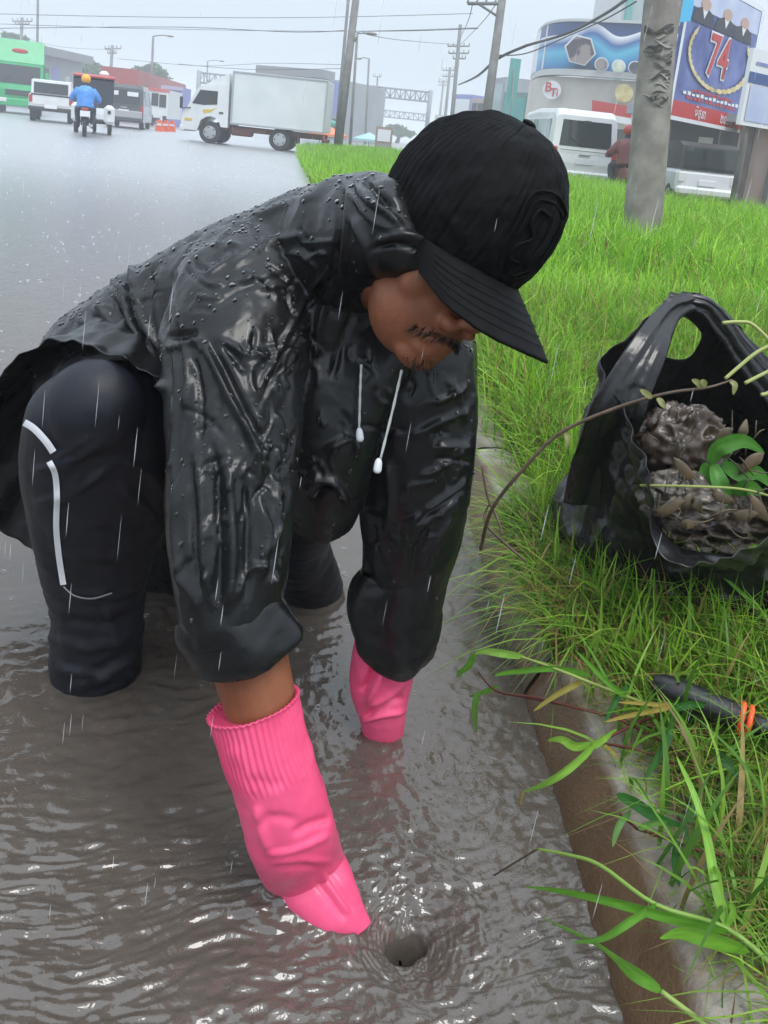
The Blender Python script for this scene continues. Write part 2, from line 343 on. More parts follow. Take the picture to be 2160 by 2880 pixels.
ca = nt.nodes.new('ShaderNodeMix'); ca.data_type = 'RGBA'; ca.inputs['B'].default_value = (.34, .345, .36, 1); nt.links.new(ra_.outputs[0], ca.inputs['Factor']); nt.links.new(cm.outputs['Result'], ca.inputs['A']); nt.links.new(ca.outputs['Result'], dif.inputs[0]); nt.links.new(rb2.outputs[0], bp.inputs['Distance'])
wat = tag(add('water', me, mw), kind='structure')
# the left part of the sheet, beyond the fine grid
lx = (edge_x(Ys)+.05-(1.25+.75*Ys)); ii = np.arange(0, NR, 20); ii[-1] = NR-1
Vl = np.concatenate([np.stack([lx[ii], Ys[ii], 0*ii], 1), np.stack([0*ii-400., Ys[ii], 0*ii], 1)]); nl = len(ii)
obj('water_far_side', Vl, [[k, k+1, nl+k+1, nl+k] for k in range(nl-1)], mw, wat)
# dark drain pipe below the whirlpool
m_dark = mat('drain_black', (.008, .007, .006), .9)
th_ = np.linspace(0, 2*math.pi, 24, endpoint=False)
pr = np.array([[(DR[0]+r*math.cos(a), DR[1]+r*math.sin(a), z_) for a in th_] for r, z_ in ((.06, -.02), (.055, -.080), (.002, -.083))])
V, Q = loft(pr, False)
dr_o = tag(obj('drain', V, Q, m_dark), 'dark round drain opening at the bottom of the whirlpool', 'drain')

# kerb: separate stones along the road, verge ground behind
def kerb_profile(): return np.array([(.0, -.12), (.0, -.02), (.012, .03), (.048, .088), (.066, .101), (.105, .104), (.15, .098), (.16, .06), (.16, -.12)])
kb = thing('kerb', None, None, (.41, 0, 0)); tag(kb, kind='structure')
y0 = .25; seg_i = 0
while y0 < 12:
    L = .95 if seg_i else 1.02; n = max(4, int(L/.03)); yy = np.linspace(y0+.006, y0+L-.006, n)
    prof = cr(kerb_profile(), 5); P = []
    for j, yv in enumerate(yy):
        e = min(j, n-1-j); sh = .006*max(0, 1-e/1.5)
        pts = np.stack([edge_x(yv)-.015+prof[:, 0], np.full(len(prof), yv), prof[:, 1]], 1)
        P.append(pts-np.array([0, 0, sh]))
    P = np.array(P); Vv = P.reshape(-1, 3)
    Vv[:, :] += np.stack([fbm(Vv*14)*.006, 0*Vv[:, 0], fbm(Vv*17+5)*.007], 1)*(Vv[:, 2:3] > -.03)
    Q = [list(q) for q in grid_faces(n, len(prof))]; m_ = len(prof)
    Q += [list(range(m_)), list(range((n-1)*m_, n*m_))[::-1]]
    obj('kerb_stone', Vv, Q, m_kerb, kb); y0 += L; seg_i += 1
def verge_z(x, Y): return .085+.03*np.clip((x-edge_x(Y)-.15)/1.0, 0, 1)+.10*np.clip((Y-3)/8, 0, 1)*np.clip((x-edge_x(Y))/2.5, 0, 1)
Yg = np.geomspace(.3, 36, 90); ug = np.linspace(0, 1, 40)**1.6
Xg = edge_x(Yg)[:, None]+.12+ug[None, :]*(3+Yg*.6)[:, None]; YG = np.repeat(Yg[:, None], 40, 1); xf, yf = Xg.ravel(), YG.ravel()
zf = verge_z(xf, yf)+.02*pn2(xf*3, yf*3)-.02*(ug[None, :] == 0).repeat(90, 0).ravel()
far_drop = np.where(yf > 34.5, -.3, 0)
tag(obj('verge_ground', np.stack([xf, yf, zf+far_drop], 1), grid_faces(90, 40), m_soil), kind='structure')
# paved forecourt on the right beyond the verge
m_pave = mat('forecourt', (.28, .27, .26), .35, c2=(.34, .33, .32), scale=2)
Vp = [(6.0, 15, .05), (60, 15, .05), (60, 120, .05), (3.2, 120, .05), (3.2, 32.2, .05), (4.5, 24, .05)]
tag(obj('forecourt', Vp, [list(range(6))], m_pave, smooth=False), kind='structure')

# grass of the verge: single blades
def blades(name, bx, by, bz, h, w, lean, col, seg=4, mat_=None, droop=.6):
    N = len(bx); a = RNG.random(N)*2*math.pi; dx, dy = np.cos(a), np.sin(a)
    sa = a+math.pi/2+RNG.normal(0, .5, N); sx, sy = np.cos(sa), np.sin(sa)
    t = np.linspace(0, 1, seg+1); V = np.empty((N, 2*seg+1, 3)); tw = w[:, None]*(1-t[None, :]**2.2)*(.55+.45*np.sin(np.clip(t[None, :]*3, 0, 1.57)))
    horiz = lean[:, None]*h[:, None]*(t[None, :]**1.8); vert = h[:, None]*(t[None, :]-droop*np.clip(lean[:, None], 0, 1.3)*.55*t[None, :]**2.6)
    kink = RNG.normal(0, .06, (N, 1))*h[:, None]*np.sin(t[None, :]*3.1)
    cx = bx[:, None]+dx[:, None]*horiz+sx[:, None]*kink; cy = by[:, None]+dy[:, None]*horiz+sy[:, None]*kink; cz = bz[:, None]+vert
    for s in range(seg):
        for e, sg in ((0, -1), (1, 1)):
            V[:, 2*s+e, 0] = cx[:, s]+sg*sx*tw[:, s]/2; V[:, 2*s+e, 1] = cy[:, s]+sg*sy*tw[:, s]/2; V[:, 2*s+e, 2] = cz[:, s]
    V[:, 2*seg, 0], V[:, 2*seg, 1], V[:, 2*seg, 2] = cx[:, seg], cy[:, seg], cz[:, seg]
    o = np.arange(N)*(2*seg+1); Q = np.concatenate([np.stack([o+2*s, o+2*s+1, o+2*s+3, o+2*s+2], 1) for s in range(seg-1)])
    T = np.stack([o+2*seg-2, o+2*seg-1, o+2*seg], 1)
    me = mk_np(name, V.reshape(-1, 3), Q, T); colors(me, np.repeat(col, 2*seg+1, 0)); return me
m_grass = leafmat('grass_blade', .4, .38)
def gcol(n, dry, mid=(.135, .27, .028), lo=(.055, .14, .016), hi=(.24, .40, .05)):
    k = RNG.random((n, 1)); c = np.where(k < .5, np.array(lo)+(np.array(mid)-lo)*k*2, np.array(mid)+(np.array(hi)-mid)*(k-.5)*2)
    d = RNG.random(n) < dry; c[d] = np.array((.30, .21, .075))*(.6+.7*RNG.random((d.sum(), 1))); return c
BAGC = pz(1960, 1560, .12)
def scatter(n, Y0, Y1, off0, wid, p=1.0):
    Yv = (Y0**p+(Y1**p-Y0**p)*RNG.random(n))**(1/p); xo = off0+RNG.random(n)*wid(Yv); xv = edge_x(Yv)+xo; return xv, Yv, xo
parts_ = []
xv, Yv, xo = scatter(30000, .60, 1.9, .05, lambda Y: .35+.55*Y, 1.0); bagm = np.hypot(xv-BAGC[0], Yv-BAGC[1]) < .2
over = (Yv > 1.30) & (Yv < 1.78) & (RNG.random(len(xv)) < .6); keep = (~bagm) & ((xo > .15) | over | (RNG.random(len(xv)) < .08)); xv, Yv, xo, over = xv[keep], Yv[keep], xo[keep], over[keep]; n = len(xv)
me = blades('matted_grass', xv, Yv, verge_z(xv, Yv)-.012, (.05+.07*RNG.random(n))*(1+.5*over), .002+.0022*RNG.random(n), np.abs(RNG.normal(1.0, .45, n)), gcol(n, .24, (.15, .29, .03), (.06, .15, .02), (.27, .43, .06)), 4)
me2 = me
no = 1500; Yo = RNG.uniform(1.24, 1.76, no); xo_ = RNG.uniform(.02, .14, no)
me3 = blades('overhang_grass', edge_x(Yo)+xo_, Yo, np.full(no, .09), .09+.10*RNG.random(no), .003+.0028*RNG.random(no), np.abs(RNG.normal(1.1, .35, no)), gcol(no, .28, (.16, .32, .03), (.06, .16, .016), (.30, .46, .06)), 5, droop=1.5)
tag(add('overhang_grass', me3, m_grass), 'grass hanging over the kerb below the bare twig', 'grass', kind='stuff')
me = me2
nc_ = 360; Yc = RNG.uniform(1.9, 9.5, nc_); xc = edge_x(Yc)+.2+RNG.random(nc_)*(.4+.55*Yc); nb2 = 22; bx2 = np.repeat(xc, nb2)+RNG.normal(0, .03, nc_*nb2); by2 = np.repeat(Yc, nb2)+RNG.normal(0, .03, nc_*nb2); n2 = nc_*nb2; hc = np.repeat(.2+.24*RNG.random(nc_), nb2)
ok2 = np.hypot(bx2-BAGC[0], by2-BAGC[1]) > .34; bx2, by2, hc = bx2[ok2], by2[ok2], hc[ok2]; n2 = len(bx2)
mec = blades('clump_grass', bx2, by2, verge_z(bx2, by2)-.02, hc*(.55+.7*RNG.random(n2)), .004+.006*RNG.random(n2), np.abs(RNG.normal(.75, .4, n2)), gcol(n2, .07, (.24, .51, .028), (.12, .31, .018), (.45, .70, .09)), 5, droop=1.0)
tag(add('clump_grass', mec, m_grass), 'taller arching grass tufts rising out of the verge', 'grass', kind='stuff')
nk = 900; Yk = RNG.uniform(.62, 1.25, nk); xk = RNG.uniform(.13, .22, nk)
mek = blades('kerb_grass', edge_x(Yk)+xk, Yk, np.full(nk, .085), .05+.08*RNG.random(nk), .002+.002*RNG.random(nk), np.abs(RNG.normal(1.1, .4, nk)), gcol(nk, .45, (.14, .27, .03), (.05, .13, .016), (.28, .42, .06)), 4, droop=1.2)
tag(add('kerb_grass', mek, m_grass), 'straggly grass and dry straw creeping onto the top of the near kerb', 'grass', kind='stuff')
tag(add('matted_grass', me, m_grass), 'matted low grass between the kerb and the black bag', 'grass', kind='stuff')
xv, Yv, xo = scatter(62000, .62, 4.2, .07, lambda Y: .5+.62*Y, 1.3)
pat = pn2(xv*2.3, Yv*2.3, 3.3); bagm = np.hypot(xv-BAGC[0], Yv-BAGC[1]) < .20
keep = (~bagm) & ((xo > .135+.06*pn2(Yv*5, Yv*0, 2)-.05*np.clip((Yv-1.15)/.3, 0, 1)*(Yv < 1.8)+.03*(Yv > 1.8)) | (RNG.random(len(xv)) < .15)); xv, Yv, xo, pat = xv[keep], Yv[keep], xo[keep], pat[keep]
n = len(xv); hg = np.clip(.09+.14*np.clip((Yv-.9)/1.4, 0, 1)+.10*pat, .045, .36)*(.5+.95*RNG.random(n))
me = blades('grass', xv, Yv, verge_z(xv, Yv)-.015, hg, .003+.0038*RNG.random(n), np.abs(RNG.normal(.7, .5, n)), gcol(n, .15, (.19, .40, .028), (.06, .17, .014), (.40, .60, .07)), 4)
me_n = me
vg = tag(add('grass', me, m_grass), 'short wet green grass covering the near verge behind the kerb', 'grass', kind='stuff')
xv, Yv, xo = scatter(34000, 3.6, 13, -.02, lambda Y: .6+.6*Y, 1.3); n = len(xv); pat = pn2(xv*.9, Yv*.9, 6.3)
me = blades('tall_grass', xv, Yv, verge_z(xv, Yv)-.02, np.clip(.26+.22*pat+.12*np.clip((Yv-5)/2, 0, 1), .1, .7)*(.5+.8*RNG.random(n)), .007+.009*RNG.random(n), np.abs(RNG.normal(.6, .45, n)), gcol(n, .06, (.24, .52, .022), (.12, .31, .016), (.44, .70, .07)), 4)
tag(add('tall_grass', me, m_grass), 'taller bright green grass around the concrete pole', 'grass', kind='stuff')
xv, Yv, xo = scatter(34000, 12, 34, -.05, lambda Y: 1.5+.33*Y); n = len(xv)
me = blades('far_grass', xv, Yv, verge_z(xv, Yv)-.03, (.20+.25*RNG.random(n)), .015+.02*RNG.random(n), np.abs(RNG.normal(.45, .35, n)), gcol(n, .03, (.25, .53, .035), (.15, .36, .025), (.38, .64, .08)), 3)
tag(add('far_grass', me, m_grass), 'bright green grass at the far tip of the verge', 'grass', kind='stuff')
# ================================================================== the man
m_skin = mat('skin', (.20, .068, .032), .45, c2=(.27, .10, .05), scale=22, bump=.0008, bscale=240, spec=.32)
m_coat = mat('black_raincoat', (.007, .0075, .008), .20, c2=(.011, .012, .0125), scale=9, bump=.0007, bscale=70, spec=.36, rvar=.16)
crease(m_coat, 8, .012, (1, 1, .6)); crease(m_coat, 26, .0025)
m_trou = mat('navy_trousers', (.004, .0045, .009), .5, c2=(.008, .009, .016), scale=6, bump=.0006, bscale=500, spec=.4)
m_white = mat('white_piping', (.75, .75, .77), .5)
m_cap = mat('black_cap_fabric', (.003, .003, .0034), .65, c2=(.0065, .0065, .007), scale=60, bump=.0010, bscale=420, spec=.10)
m_glove = mat('pink_rubber', (.80, .075, .19), .36, c2=(.88, .105, .24), scale=10, bump=.0006, bscale=120, spec=.5)
crease(m_glove, 14, .003)
m_hair = mat('black_hair', (.012, .009, .008), .5)
m_bead = bpy.data.materials.new('water_bead'); m_bead.use_nodes = True
b_ = m_bead.node_tree.nodes['Principled BSDF']; b_.inputs['Base Color'].default_value = (.03, .032, .034, 1); b_.inputs['Roughness'].default_value = .06
b_.inputs['Transmission Weight'].default_value = .4; b_.inputs['IOR'].default_value = 1.33

FOOT = pz(560, 1800, -.08)
man = thing('person', 'crouching man in black raincoat, black cap and pink gloves reaching into the flood', 'person', FOOT)
# ---- head frame: axes in camera terms (right, up, towards camera)
def camv(r, u, t): return RT*r+UP*u-FW*t
HF = nrm(camv(.432, -.492, .756)); HU = camv(.554, .806, .208); HU = nrm(HU-HF*(HU@HF)); HR = np.cross(HF, HU)   # HR = his right
HC = ad(1223, 722, 1.007)                                                                                    # skull centre
HM = np.stack([HR, HF, HU], 1)*1.06                                                                              # local (right, forward, up) -> world
def hd(p): return np.asarray(p, float) @ HM.T + HC
def hell(c, r, n=20, m=14): return ellipsoid(hd(c), r, n, m, HM)
NB = ad(1005, 700, 1.17)
head = [hell((0, -.005, .02), (.077, .097, .1), 32, 24), hell((0, .030, -.050), (.061, .064, .066), 24, 18), hell((0, .068, -.094), (.030, .022, .020)),
        hell((.038, .050, -.026), (.026, .024, .026)), hell((-.038, .050, -.026), (.026, .024, .026)),
        hell((0, .083, .028), (.055, .017, .013)), tube([hd((0, .090, .015)), hd((0, .108, -.015)), hd((0, .116, -.034))], [.009, .0115, .0145], 12),
        hell((.0145, .1, -.040), (.0105, .013, .0095)), hell((-.0145, .1, -.040), (.0105, .013, .0095)),
        hell((0, .082, -.066), (.030, .020, .012)), hell((0, .080, -.081), (.027, .018, .012)), hell((0, .0925, -.0655), (.020, .010, .0055)), hell((0, .0905, -.0775), (.017, .010, .006)),
        hell((.074, -.012, -.004), (.008, .018, .028)), hell((-.074, -.012, -.004), (.008, .018, .028)),
        tube([hd((0, -.02, -.04)), NB*.55+hd((0, -.03, -.06))*.45, NB], [.058, .060, .075], 20)]
hm_ = remesh(*join(*head), .0024, 14, .5); head = [([tuple(p.co) for p in hm_.vertices], [list(p.vertices) for p in hm_.polygons])]
RS, LS = ad(640, 930, 1.13), ad(1190, 1010, 1.25); PEL = ad(400, 1130, 1.47); CH = ad(860, 900, 1.23)
RE, RW = ad(655, 1560, .985), ad(835, 2330, .965); LE, LW = ad(1150, 1400, 1.235), ad(1085, 1900, 1.30)
RK, RA = ad(275, 1180, 1.22), pz(262, 1930, -.05); LK, LA = ad(880, 1330, 1.42), pz(872, 1690, -.05)
body = head+[tube([NB, CH, (CH+PEL)/2, PEL], [.08, .14, .13, .14], 24, 4), tube([CH, RS], [.09, .065], 16), tube([CH, LS], [.09, .065], 16),
     tube([RS, RE, ad(700, 1850, .958), RW], [.055, .046, .0455, .030], 20, 4), tube([LS, LE, LW], [.055, .045, .03], 16, 3),
     tube([PEL, RK], [.07, .042], 16, 3), tube([RK, RA], [.042, .034], 16, 3), tube([PEL, LK], [.09, .06], 16, 3), tube([LK, ad(860, 1440, 1.51), ad(852, 1540, 1.60), LA], [.05, .04, .035, .035], 16, 3)]
ftd = nrm(np.array([.56, -.83, 0]))
for A in (RA, LA): body.append(tube([A-ftd*.05, A+ftd*.06-[0, 0, .02], A+ftd*.15-[0, 0, .03]], [.038, .036, .025], 12))
me = remesh(*join(*body), .0028, 3, .5); me.name = 'body'
add('body', me, m_skin, man)
# moustache and chin stubble: short hairs standing on the lip
hv = []; rg = np.random.default_rng(2)
for i in range(150):
    a = rg.uniform(-1, 1); zz = -.056+.0028*rg.normal()-.010*abs(a)**1.6; yy = .0995-.022*abs(a)**2
    p = np.array([a*.036, yy+.001, zz]); q = p+np.array([a*.008+rg.normal()*.0015, .0012, -.0058+rg.normal()*.0015])
    hv.append(tube([hd(p), hd(q)], [.0006, .0002], 3))
for i in range(60):
    p = np.array([rg.normal()*.012, .095-abs(rg.normal())*.006, -.098+rg.normal()*.006]); hv.append(tube([hd(p), hd(p+[0, .003, -.005])], [.0006, .0002], 3))
V, Q = join(*hv); tag(obj('moustache', V, Q, m_hair, man), kind='stuff')
m_eye = mat('eye', (.05, .03, .02), .15)
for s in (-1, 1):
    V, Q = hell((s*.031, .082, .004), (.0135, .010, .006)); obj('eye', V, Q, m_eye, man)
    V, Q = tube([hd((s*.016, .094, .022)), hd((s*.034, .091, .027)), hd((s*.052, .074, .022))], [.003, .0045, .002], 6, 3); obj('eyebrow', V, Q, m_hair, man)

# ---- trousers
tr = [limb([(175, 1040, 385, 1020, 1.165, .040), (85, 1125, 455, 1095, 1.175, .085), (60, 1280, 478, 1250, 1.215, .092), (88, 1450, 470, 1430, 1.285, .088),
            (125, 1600, 426, 1590, 1.335, .082), (150, 1700, 400, 1700, 1.365, .078), (148, 1850, 394, 1850, 1.405, .072), (155, 1990, 380, 1990, 1.44, .07)]),
      tube([ad(290, 1100, 1.23), ad(330, 1130, 1.35), PEL], [.075, .105, .13], 24, 4), ellipsoid(ad(272, 1150, 1.135), (.068, .060, .072), 24, 18), tube([ad(272, 1150, 1.15), ad(275, 1330, 1.19), ad(272, 1520, 1.26)], [.055, .048, .04], 20, 4),
      limb([(790, 1270, 990, 1240, 1.38, .06), (770, 1390, 985, 1370, 1.45, .07), (770, 1520, 925, 1530, 1.58, .065), (780, 1640, 962, 1650, 1.71, .06), (800, 1720, 960, 1720, 1.80, .06)]),
      tube([LK, (LK+PEL)/2, PEL], [.075, .1, .13], 24, 4)]
me = remesh(*join(*tr), .0045, 8); me.name = 'trousers'
v, nn = getv(me); q = topx(v); facing = np.clip(-(nn @ FW)*3, 0, 1)
d_ = fbm(v*np.array([14, 14, 9]))*.003+.003*np.clip(1-np.abs(fbm(v*np.array([10, 10, 22])+7, 2))*3.2, -.3, 1)*np.clip((.34-v[:, 2])/.2, 0, 1)
for P, w, a in [([(80, 1330), (180, 1300), (300, 1240)], 12, .006), ([(85, 1420), (200, 1390), (330, 1300)], 12, .006), ([(340, 1290), (420, 1330), (470, 1400)], 13, .006), ([(330, 1350), (400, 1420), (460, 1500)], 13, .006), ([(150, 1290), (260, 1230)], 12, .004), ([(155, 1340), (250, 1270)], 12, .003), ([(165, 1390), (240, 1330)], 12, .003), ([(180, 1440), (240, 1390)], 10, .002),
                ([(130, 1660), (330, 1680), (400, 1640)], 14, .004), ([(150, 1790), (260, 1820), (390, 1770)], 15, .009), ([(150, 1870), (280, 1895), (392, 1840)], 13, .010), ([(200, 1930), (300, 1900), (390, 1900)], 12, .008), ([(170, 1740), (280, 1755), (395, 1720)], 14, -.006), ([(300, 1700), (330, 1850)], 14, .005),
                ([(150, 1540), (300, 1570), (430, 1530)], 16, .004), ([(240, 1480), (400, 1450)], 16, .003)]:
    dd, tt = polydist(q, P); d_ += a*np.exp(-(dd/w)**2)*facing*np.clip(np.minimum(tt, 1-tt)*6, .2, 1)
setv(me, v+nn*d_[:, None])
trou = add('trousers', me, m_trou, man)
from mathutils.bvhtree import BVHTree
def bvh_of(me):
    v = [tuple(p.co) for p in me.vertices]; return BVHTree.FromPolygons([Vector(p) for p in v], [tuple(p.vertices) for p in me.polygons])
def on(b, x, y, off=0.0, dflt=1.2):
    d = nrm(ray(x, y)); h = b.ray_cast(Vector(CAM), Vector(d))
    return (np.array(h[0])-d*off) if h[0] is not None else ad(x, y, dflt)
bt = bvh_of(me)
def strip(b, pts, w, off=.003, sub=6, both=True):
    P2 = cr(np.array(pts, float), sub); V = []; 
    for i, p in enumerate(P2):
        t = P2[min(i+1, len(P2)-1)]-P2[max(i-1, 0)]; nrm2 = np.array([-t[1], t[0]])/(np.linalg.norm(t)+1e-9)
        for s in (-1, -.33, .33, 1): V.append(on(b, *(p+nrm2*w*s), off+(.0012 if abs(s) < .5 else 0)))
    return np.array(V), [list(f) for f in grid_faces(len(P2), 4)]
V, Q = strip(bt, [(68, 1188), (95, 1205), (128, 1240), (150, 1272)], 10); obj('piping', V, Q, m_white, trou)
V, Q = strip(bt, [(138, 1298), (155, 1335), (160, 1400), (158, 1480), (165, 1560), (178, 1645)], 8.5); obj('piping', V, Q, m_white, trou)
V, Q = strip(bt, [(178, 1650), (210, 1676), (260, 1684), (315, 1668)], 2.5); obj('hem_seam', V, Q, mat('grey_seam', (.2, .2, .21), .6), trou)

# ---- raincoat: torso, hood and both sleeves as one skin
torso = limb([(1000, 500, 1180, 880, 1.14, .07), (930, 508, 1150, 960, 1.16, .10), (830, 535, 1120, 1150, 1.19, .13), (700, 590, 1040, 1380, 1.235, .145), (560, 655, 890, 1440, 1.28, .15),
              (420, 735, 700, 1420, 1.33, .15), (300, 815, 560, 1330, 1.37, .155), (220, 868, 480, 1240, 1.40, .15), (170, 905, 430, 1150, 1.42, .13)], 40)
rs = limb([(560, 700, 1000, 700, 1.19, .06), (490, 800, 930, 830, 1.14, .085), (462, 935, 880, 950, 1.09, .092), (466, 1100, 850, 1090, 1.045, .088), (472, 1300, 838, 1290, 1.005, .082),
           (474, 1480, 818, 1480, .975, .076), (495, 1640, 800, 1620, .96, .070), (520, 1760, 785, 1715, .953, .064), (530, 1800, 785, 1745, .952, .060)], 40)
ls = limb([(960, 850, 1300, 880, 1.22, .07), (970, 1000, 1335, 980, 1.215, .088), (985, 1180, 1340, 1160, 1.22, .088), (1000, 1350, 1325, 1340, 1.23, .082),
           (1015, 1490, 1296, 1500, 1.25, .074), (1022, 1600, 1262, 1610, 1.268, .066), (1020, 1700, 1240, 1720, 1.278, .062), (1025, 1760, 1220, 1780, 1.284, .058)], 36)
hood = limb([(1120, 560, 1226, 716, .925, .020), (1085, 515, 1175, 778, .945, .040), (1060, 500, 1130, 800, .99, .06), (1025, 488, 1085, 830, 1.045, .075), (965, 496, 1045, 880, 1.10, .09), (900, 530, 1000, 900, 1.15, .09)], 32)
chest = limb([(780, 900, 1220, 980, 1.15, .06), (760, 1100, 1100, 1130, 1.13, .06), (770, 1250, 1050, 1300, 1.14, .06), (800, 1400, 1010, 1440, 1.2, .07)], 28)
me = remesh(*join(torso, rs, ls, hood, chest), .0031, 12, .5); me.name = 'raincoat'
v, nn = getv(me); q = topx(v); facing = np.clip(-(nn @ FW)*2.5+.2, 0, 1)
folds = [  # pixel course of a fold, half width, height
 ([(940, 745), (856, 842), (790, 968), (711, 1131)], 9, .005), ([(952, 760), (868, 860), (802, 985), (725, 1140)], 9, -.006),
 ([(476, 952), (520, 940), (562, 935)], 9, -.007), ([(470, 985), (520, 968), (566, 958)], 12, .005),
 ([(560, 940), (603, 1023), (651, 1131), (693, 1210), (722, 1285), (728, 1360)], 13, .011), ([(582, 960), (628, 1035), (676, 1131), (716, 1205), (745, 1290)], 14, -.008),
 ([(518, 955), (530, 1053), (520, 1160)], 11, .007), ([(490, 960), (500, 1100), (495, 1280), (500, 1420)], 10, .006), ([(545, 1000), (566, 1120), (560, 1260)], 12, -.007),
 ([(524, 1300), (505, 1400), (497, 1500), (512, 1600), (548, 1700)], 12, .008), ([(560, 1270), (570, 1400), (575, 1560), (590, 1680)], 13, .008), ([(540, 1290), (538, 1420), (545, 1560), (560, 1680)], 12, -.008),
 ([(640, 1280), (648, 1400), (655, 1520), (650, 1640), (640, 1710)], 15, .010), ([(610, 1290), (612, 1430), (618, 1560), (612, 1690)], 12, -.008), ([(690, 1330), (700, 1450), (695, 1580), (690, 1700)], 13, -.007),
 ([(730, 1400), (740, 1520), (728, 1640)], 14, .006), ([(770, 1330), (775, 1450), (760, 1600), (745, 1680)], 12, .007), ([(660, 1690), (700, 1600), (745, 1590)], 10, .007), ([(745, 1640), (770, 1610), (790, 1560)], 9, .006),
 ([(627, 962), (665, 1010), (699, 1053)], 12, -.006), ([(610, 950), (700, 1000), (760, 990)], 12, .004), ([(680, 960), (740, 1010), (770, 1030)], 10, .005),
 ([(374, 715), (392, 872), (446, 992)], 12, .008), ([(338, 780), (362, 884), (425, 1005)], 11, .008), ([(265, 838), (338, 938), (428, 1030)], 12, .009), ([(211, 892), (313, 956), (420, 1040)], 12, .008),
 ([(355, 760), (378, 880), (436, 1000)], 9, -.007), ([(305, 810), (352, 915), (426, 1018)], 9, -.007), ([(240, 868), (325, 948), (424, 1036)], 9, -.006),
 ([(458, 740), (446, 872), (458, 985)], 12, .007), ([(425, 720), (425, 860), (450, 985)], 10, -.006), ([(490, 760), (480, 850), (470, 940)], 10, -.005), ([(400, 1000), (440, 1060), (470, 1100)], 12, .01),
 ([(700, 620), (760, 600), (900, 545)], 12, .004), ([(640, 760), (760, 690), (880, 650)], 16, .004), ([(600, 860), (720, 800), (830, 770)], 14, -.003),
 ([(1206, 1135), (1260, 1115), (1312, 1082)], 10, .007), ([(1188, 1442), (1250, 1395), (1316, 1340)], 11, .008), ([(1180, 1470), (1250, 1420), (1312, 1370)], 9, -.008), ([(1150, 1230), (1230, 1190), (1330, 1150)], 13, .005),
 ([(1140, 1560), (1150, 1480), (1190, 1440)], 11, .007), ([(1160, 1620), (1172, 1540), (1210, 1480)], 10, -.007), ([(1200, 1600), (1230, 1520), (1270, 1450)], 10, .006), ([(1090, 1300), (1100, 1400), (1085, 1520)], 13, .006),
 ([(1250, 1060), (1290, 1120), (1310, 1200)], 12, .005), ([(1210, 1260), (1270, 1250), (1325, 1260)], 10, .006), ([(1220, 1290), (1280, 1290), (1322, 1300)], 9, -.006), ([(1180, 1340), (1260, 1300), (1320, 1225)], 9, .005),
 ([(905, 1270), (990, 1230), (1000, 1280)], 12, .010), ([(850, 1340), (930, 1350), (965, 1400)], 12, .012), ([(880, 1400), (920, 1370), (950, 1360)], 9, -.01), ([(930, 1330), (960, 1380), (970, 1420)], 10, .010),
 ([(1000, 505), (1030, 560), (1090, 600), (1130, 650)], 10, .009), ([(1020, 500), (1060, 545), (1110, 590)], 9, -.009), ([(985, 540), (1050, 620), (1120, 650)], 9, .006), ([(1060, 680), (1130, 660), (1200, 690)], 10, .008), ([(1050, 700), (1120, 685), (1195, 712)], 8, -.008),
 ([(990, 600), (1040, 690), (1060, 780)], 12, .008), ([(960, 520), (960, 640), (945, 760)], 10, -.012), ([(985, 520), (985, 640), (965, 780)], 12, .008), ([(940, 780), (900, 900), (880, 1050)], 14, .007), ([(1000, 860), (960, 960), (930, 1080)], 14, -.006)]
d_ = fbm(v*np.array([9, 9, 7.0]))*.004+fbm(v*31+4)*.0012
rgd = 1-np.abs(fbm(v*np.array([11, 11, 6.0])+20, 2))*3; d_ += .003*np.clip(rgd, -.5, 1)
rgm = np.random.default_rng(77); micro = []
for i in range(130):                                                      # fine sharp creases of the thin film
    zone = rgm.choice(4, p=[.42, .22, .26, .10])
    if zone == 0: c0 = rgm.uniform([480, 960], [820, 1720]); a0 = math.pi/2+rgm.normal(0, .45); L0 = rgm.uniform(40, 150)
    elif zone == 1: c0 = rgm.uniform([1010, 1050], [1330, 1600]); a0 = rgm.choice([-.6, 1.3])+rgm.normal(0, .35); L0 = rgm.uniform(35, 110)
    elif zone == 2: c0 = rgm.uniform([280, 640], [900, 960]); a0 = rgm.normal(.5, .8); L0 = rgm.uniform(40, 130)
    else: c0 = rgm.uniform([820, 900], [1060, 1420]); a0 = 1.4+rgm.normal(0, .5); L0 = rgm.uniform(40, 110)
    dv_ = np.array([math.cos(a0), math.sin(a0)]); bend = np.array([-dv_[1], dv_[0]])*rgm.normal(0, 12); micro.append(([c0-dv_*L0/2, c0+bend, c0+dv_*L0/2], rgm.uniform(5, 8), rgm.choice([-1, 1], p=[.4, .6])*rgm.uniform(.0022, .0045)))
for P, w, a in [(P, w*.82, a) for P, w, a in folds]+micro:
    Pc = cr(np.array(P, float), 4); bb_ = (q[:, 0] > Pc[:, 0].min()-40) & (q[:, 0] < Pc[:, 0].max()+40) & (q[:, 1] > Pc[:, 1].min()-40) & (q[:, 1] < Pc[:, 1].max()+40)
    dd, tt = polydist(q[bb_], Pc); d_[bb_] += a*np.exp(-(dd/w)**2)*facing[bb_]*np.clip(np.minimum(tt, 1-tt)*5, .15, 1)
setv(me, v+nn*d_[:, None])
coat = add('raincoat', me, m_coat, man)
v, nn = getv(me); bc = bvh_of(me)
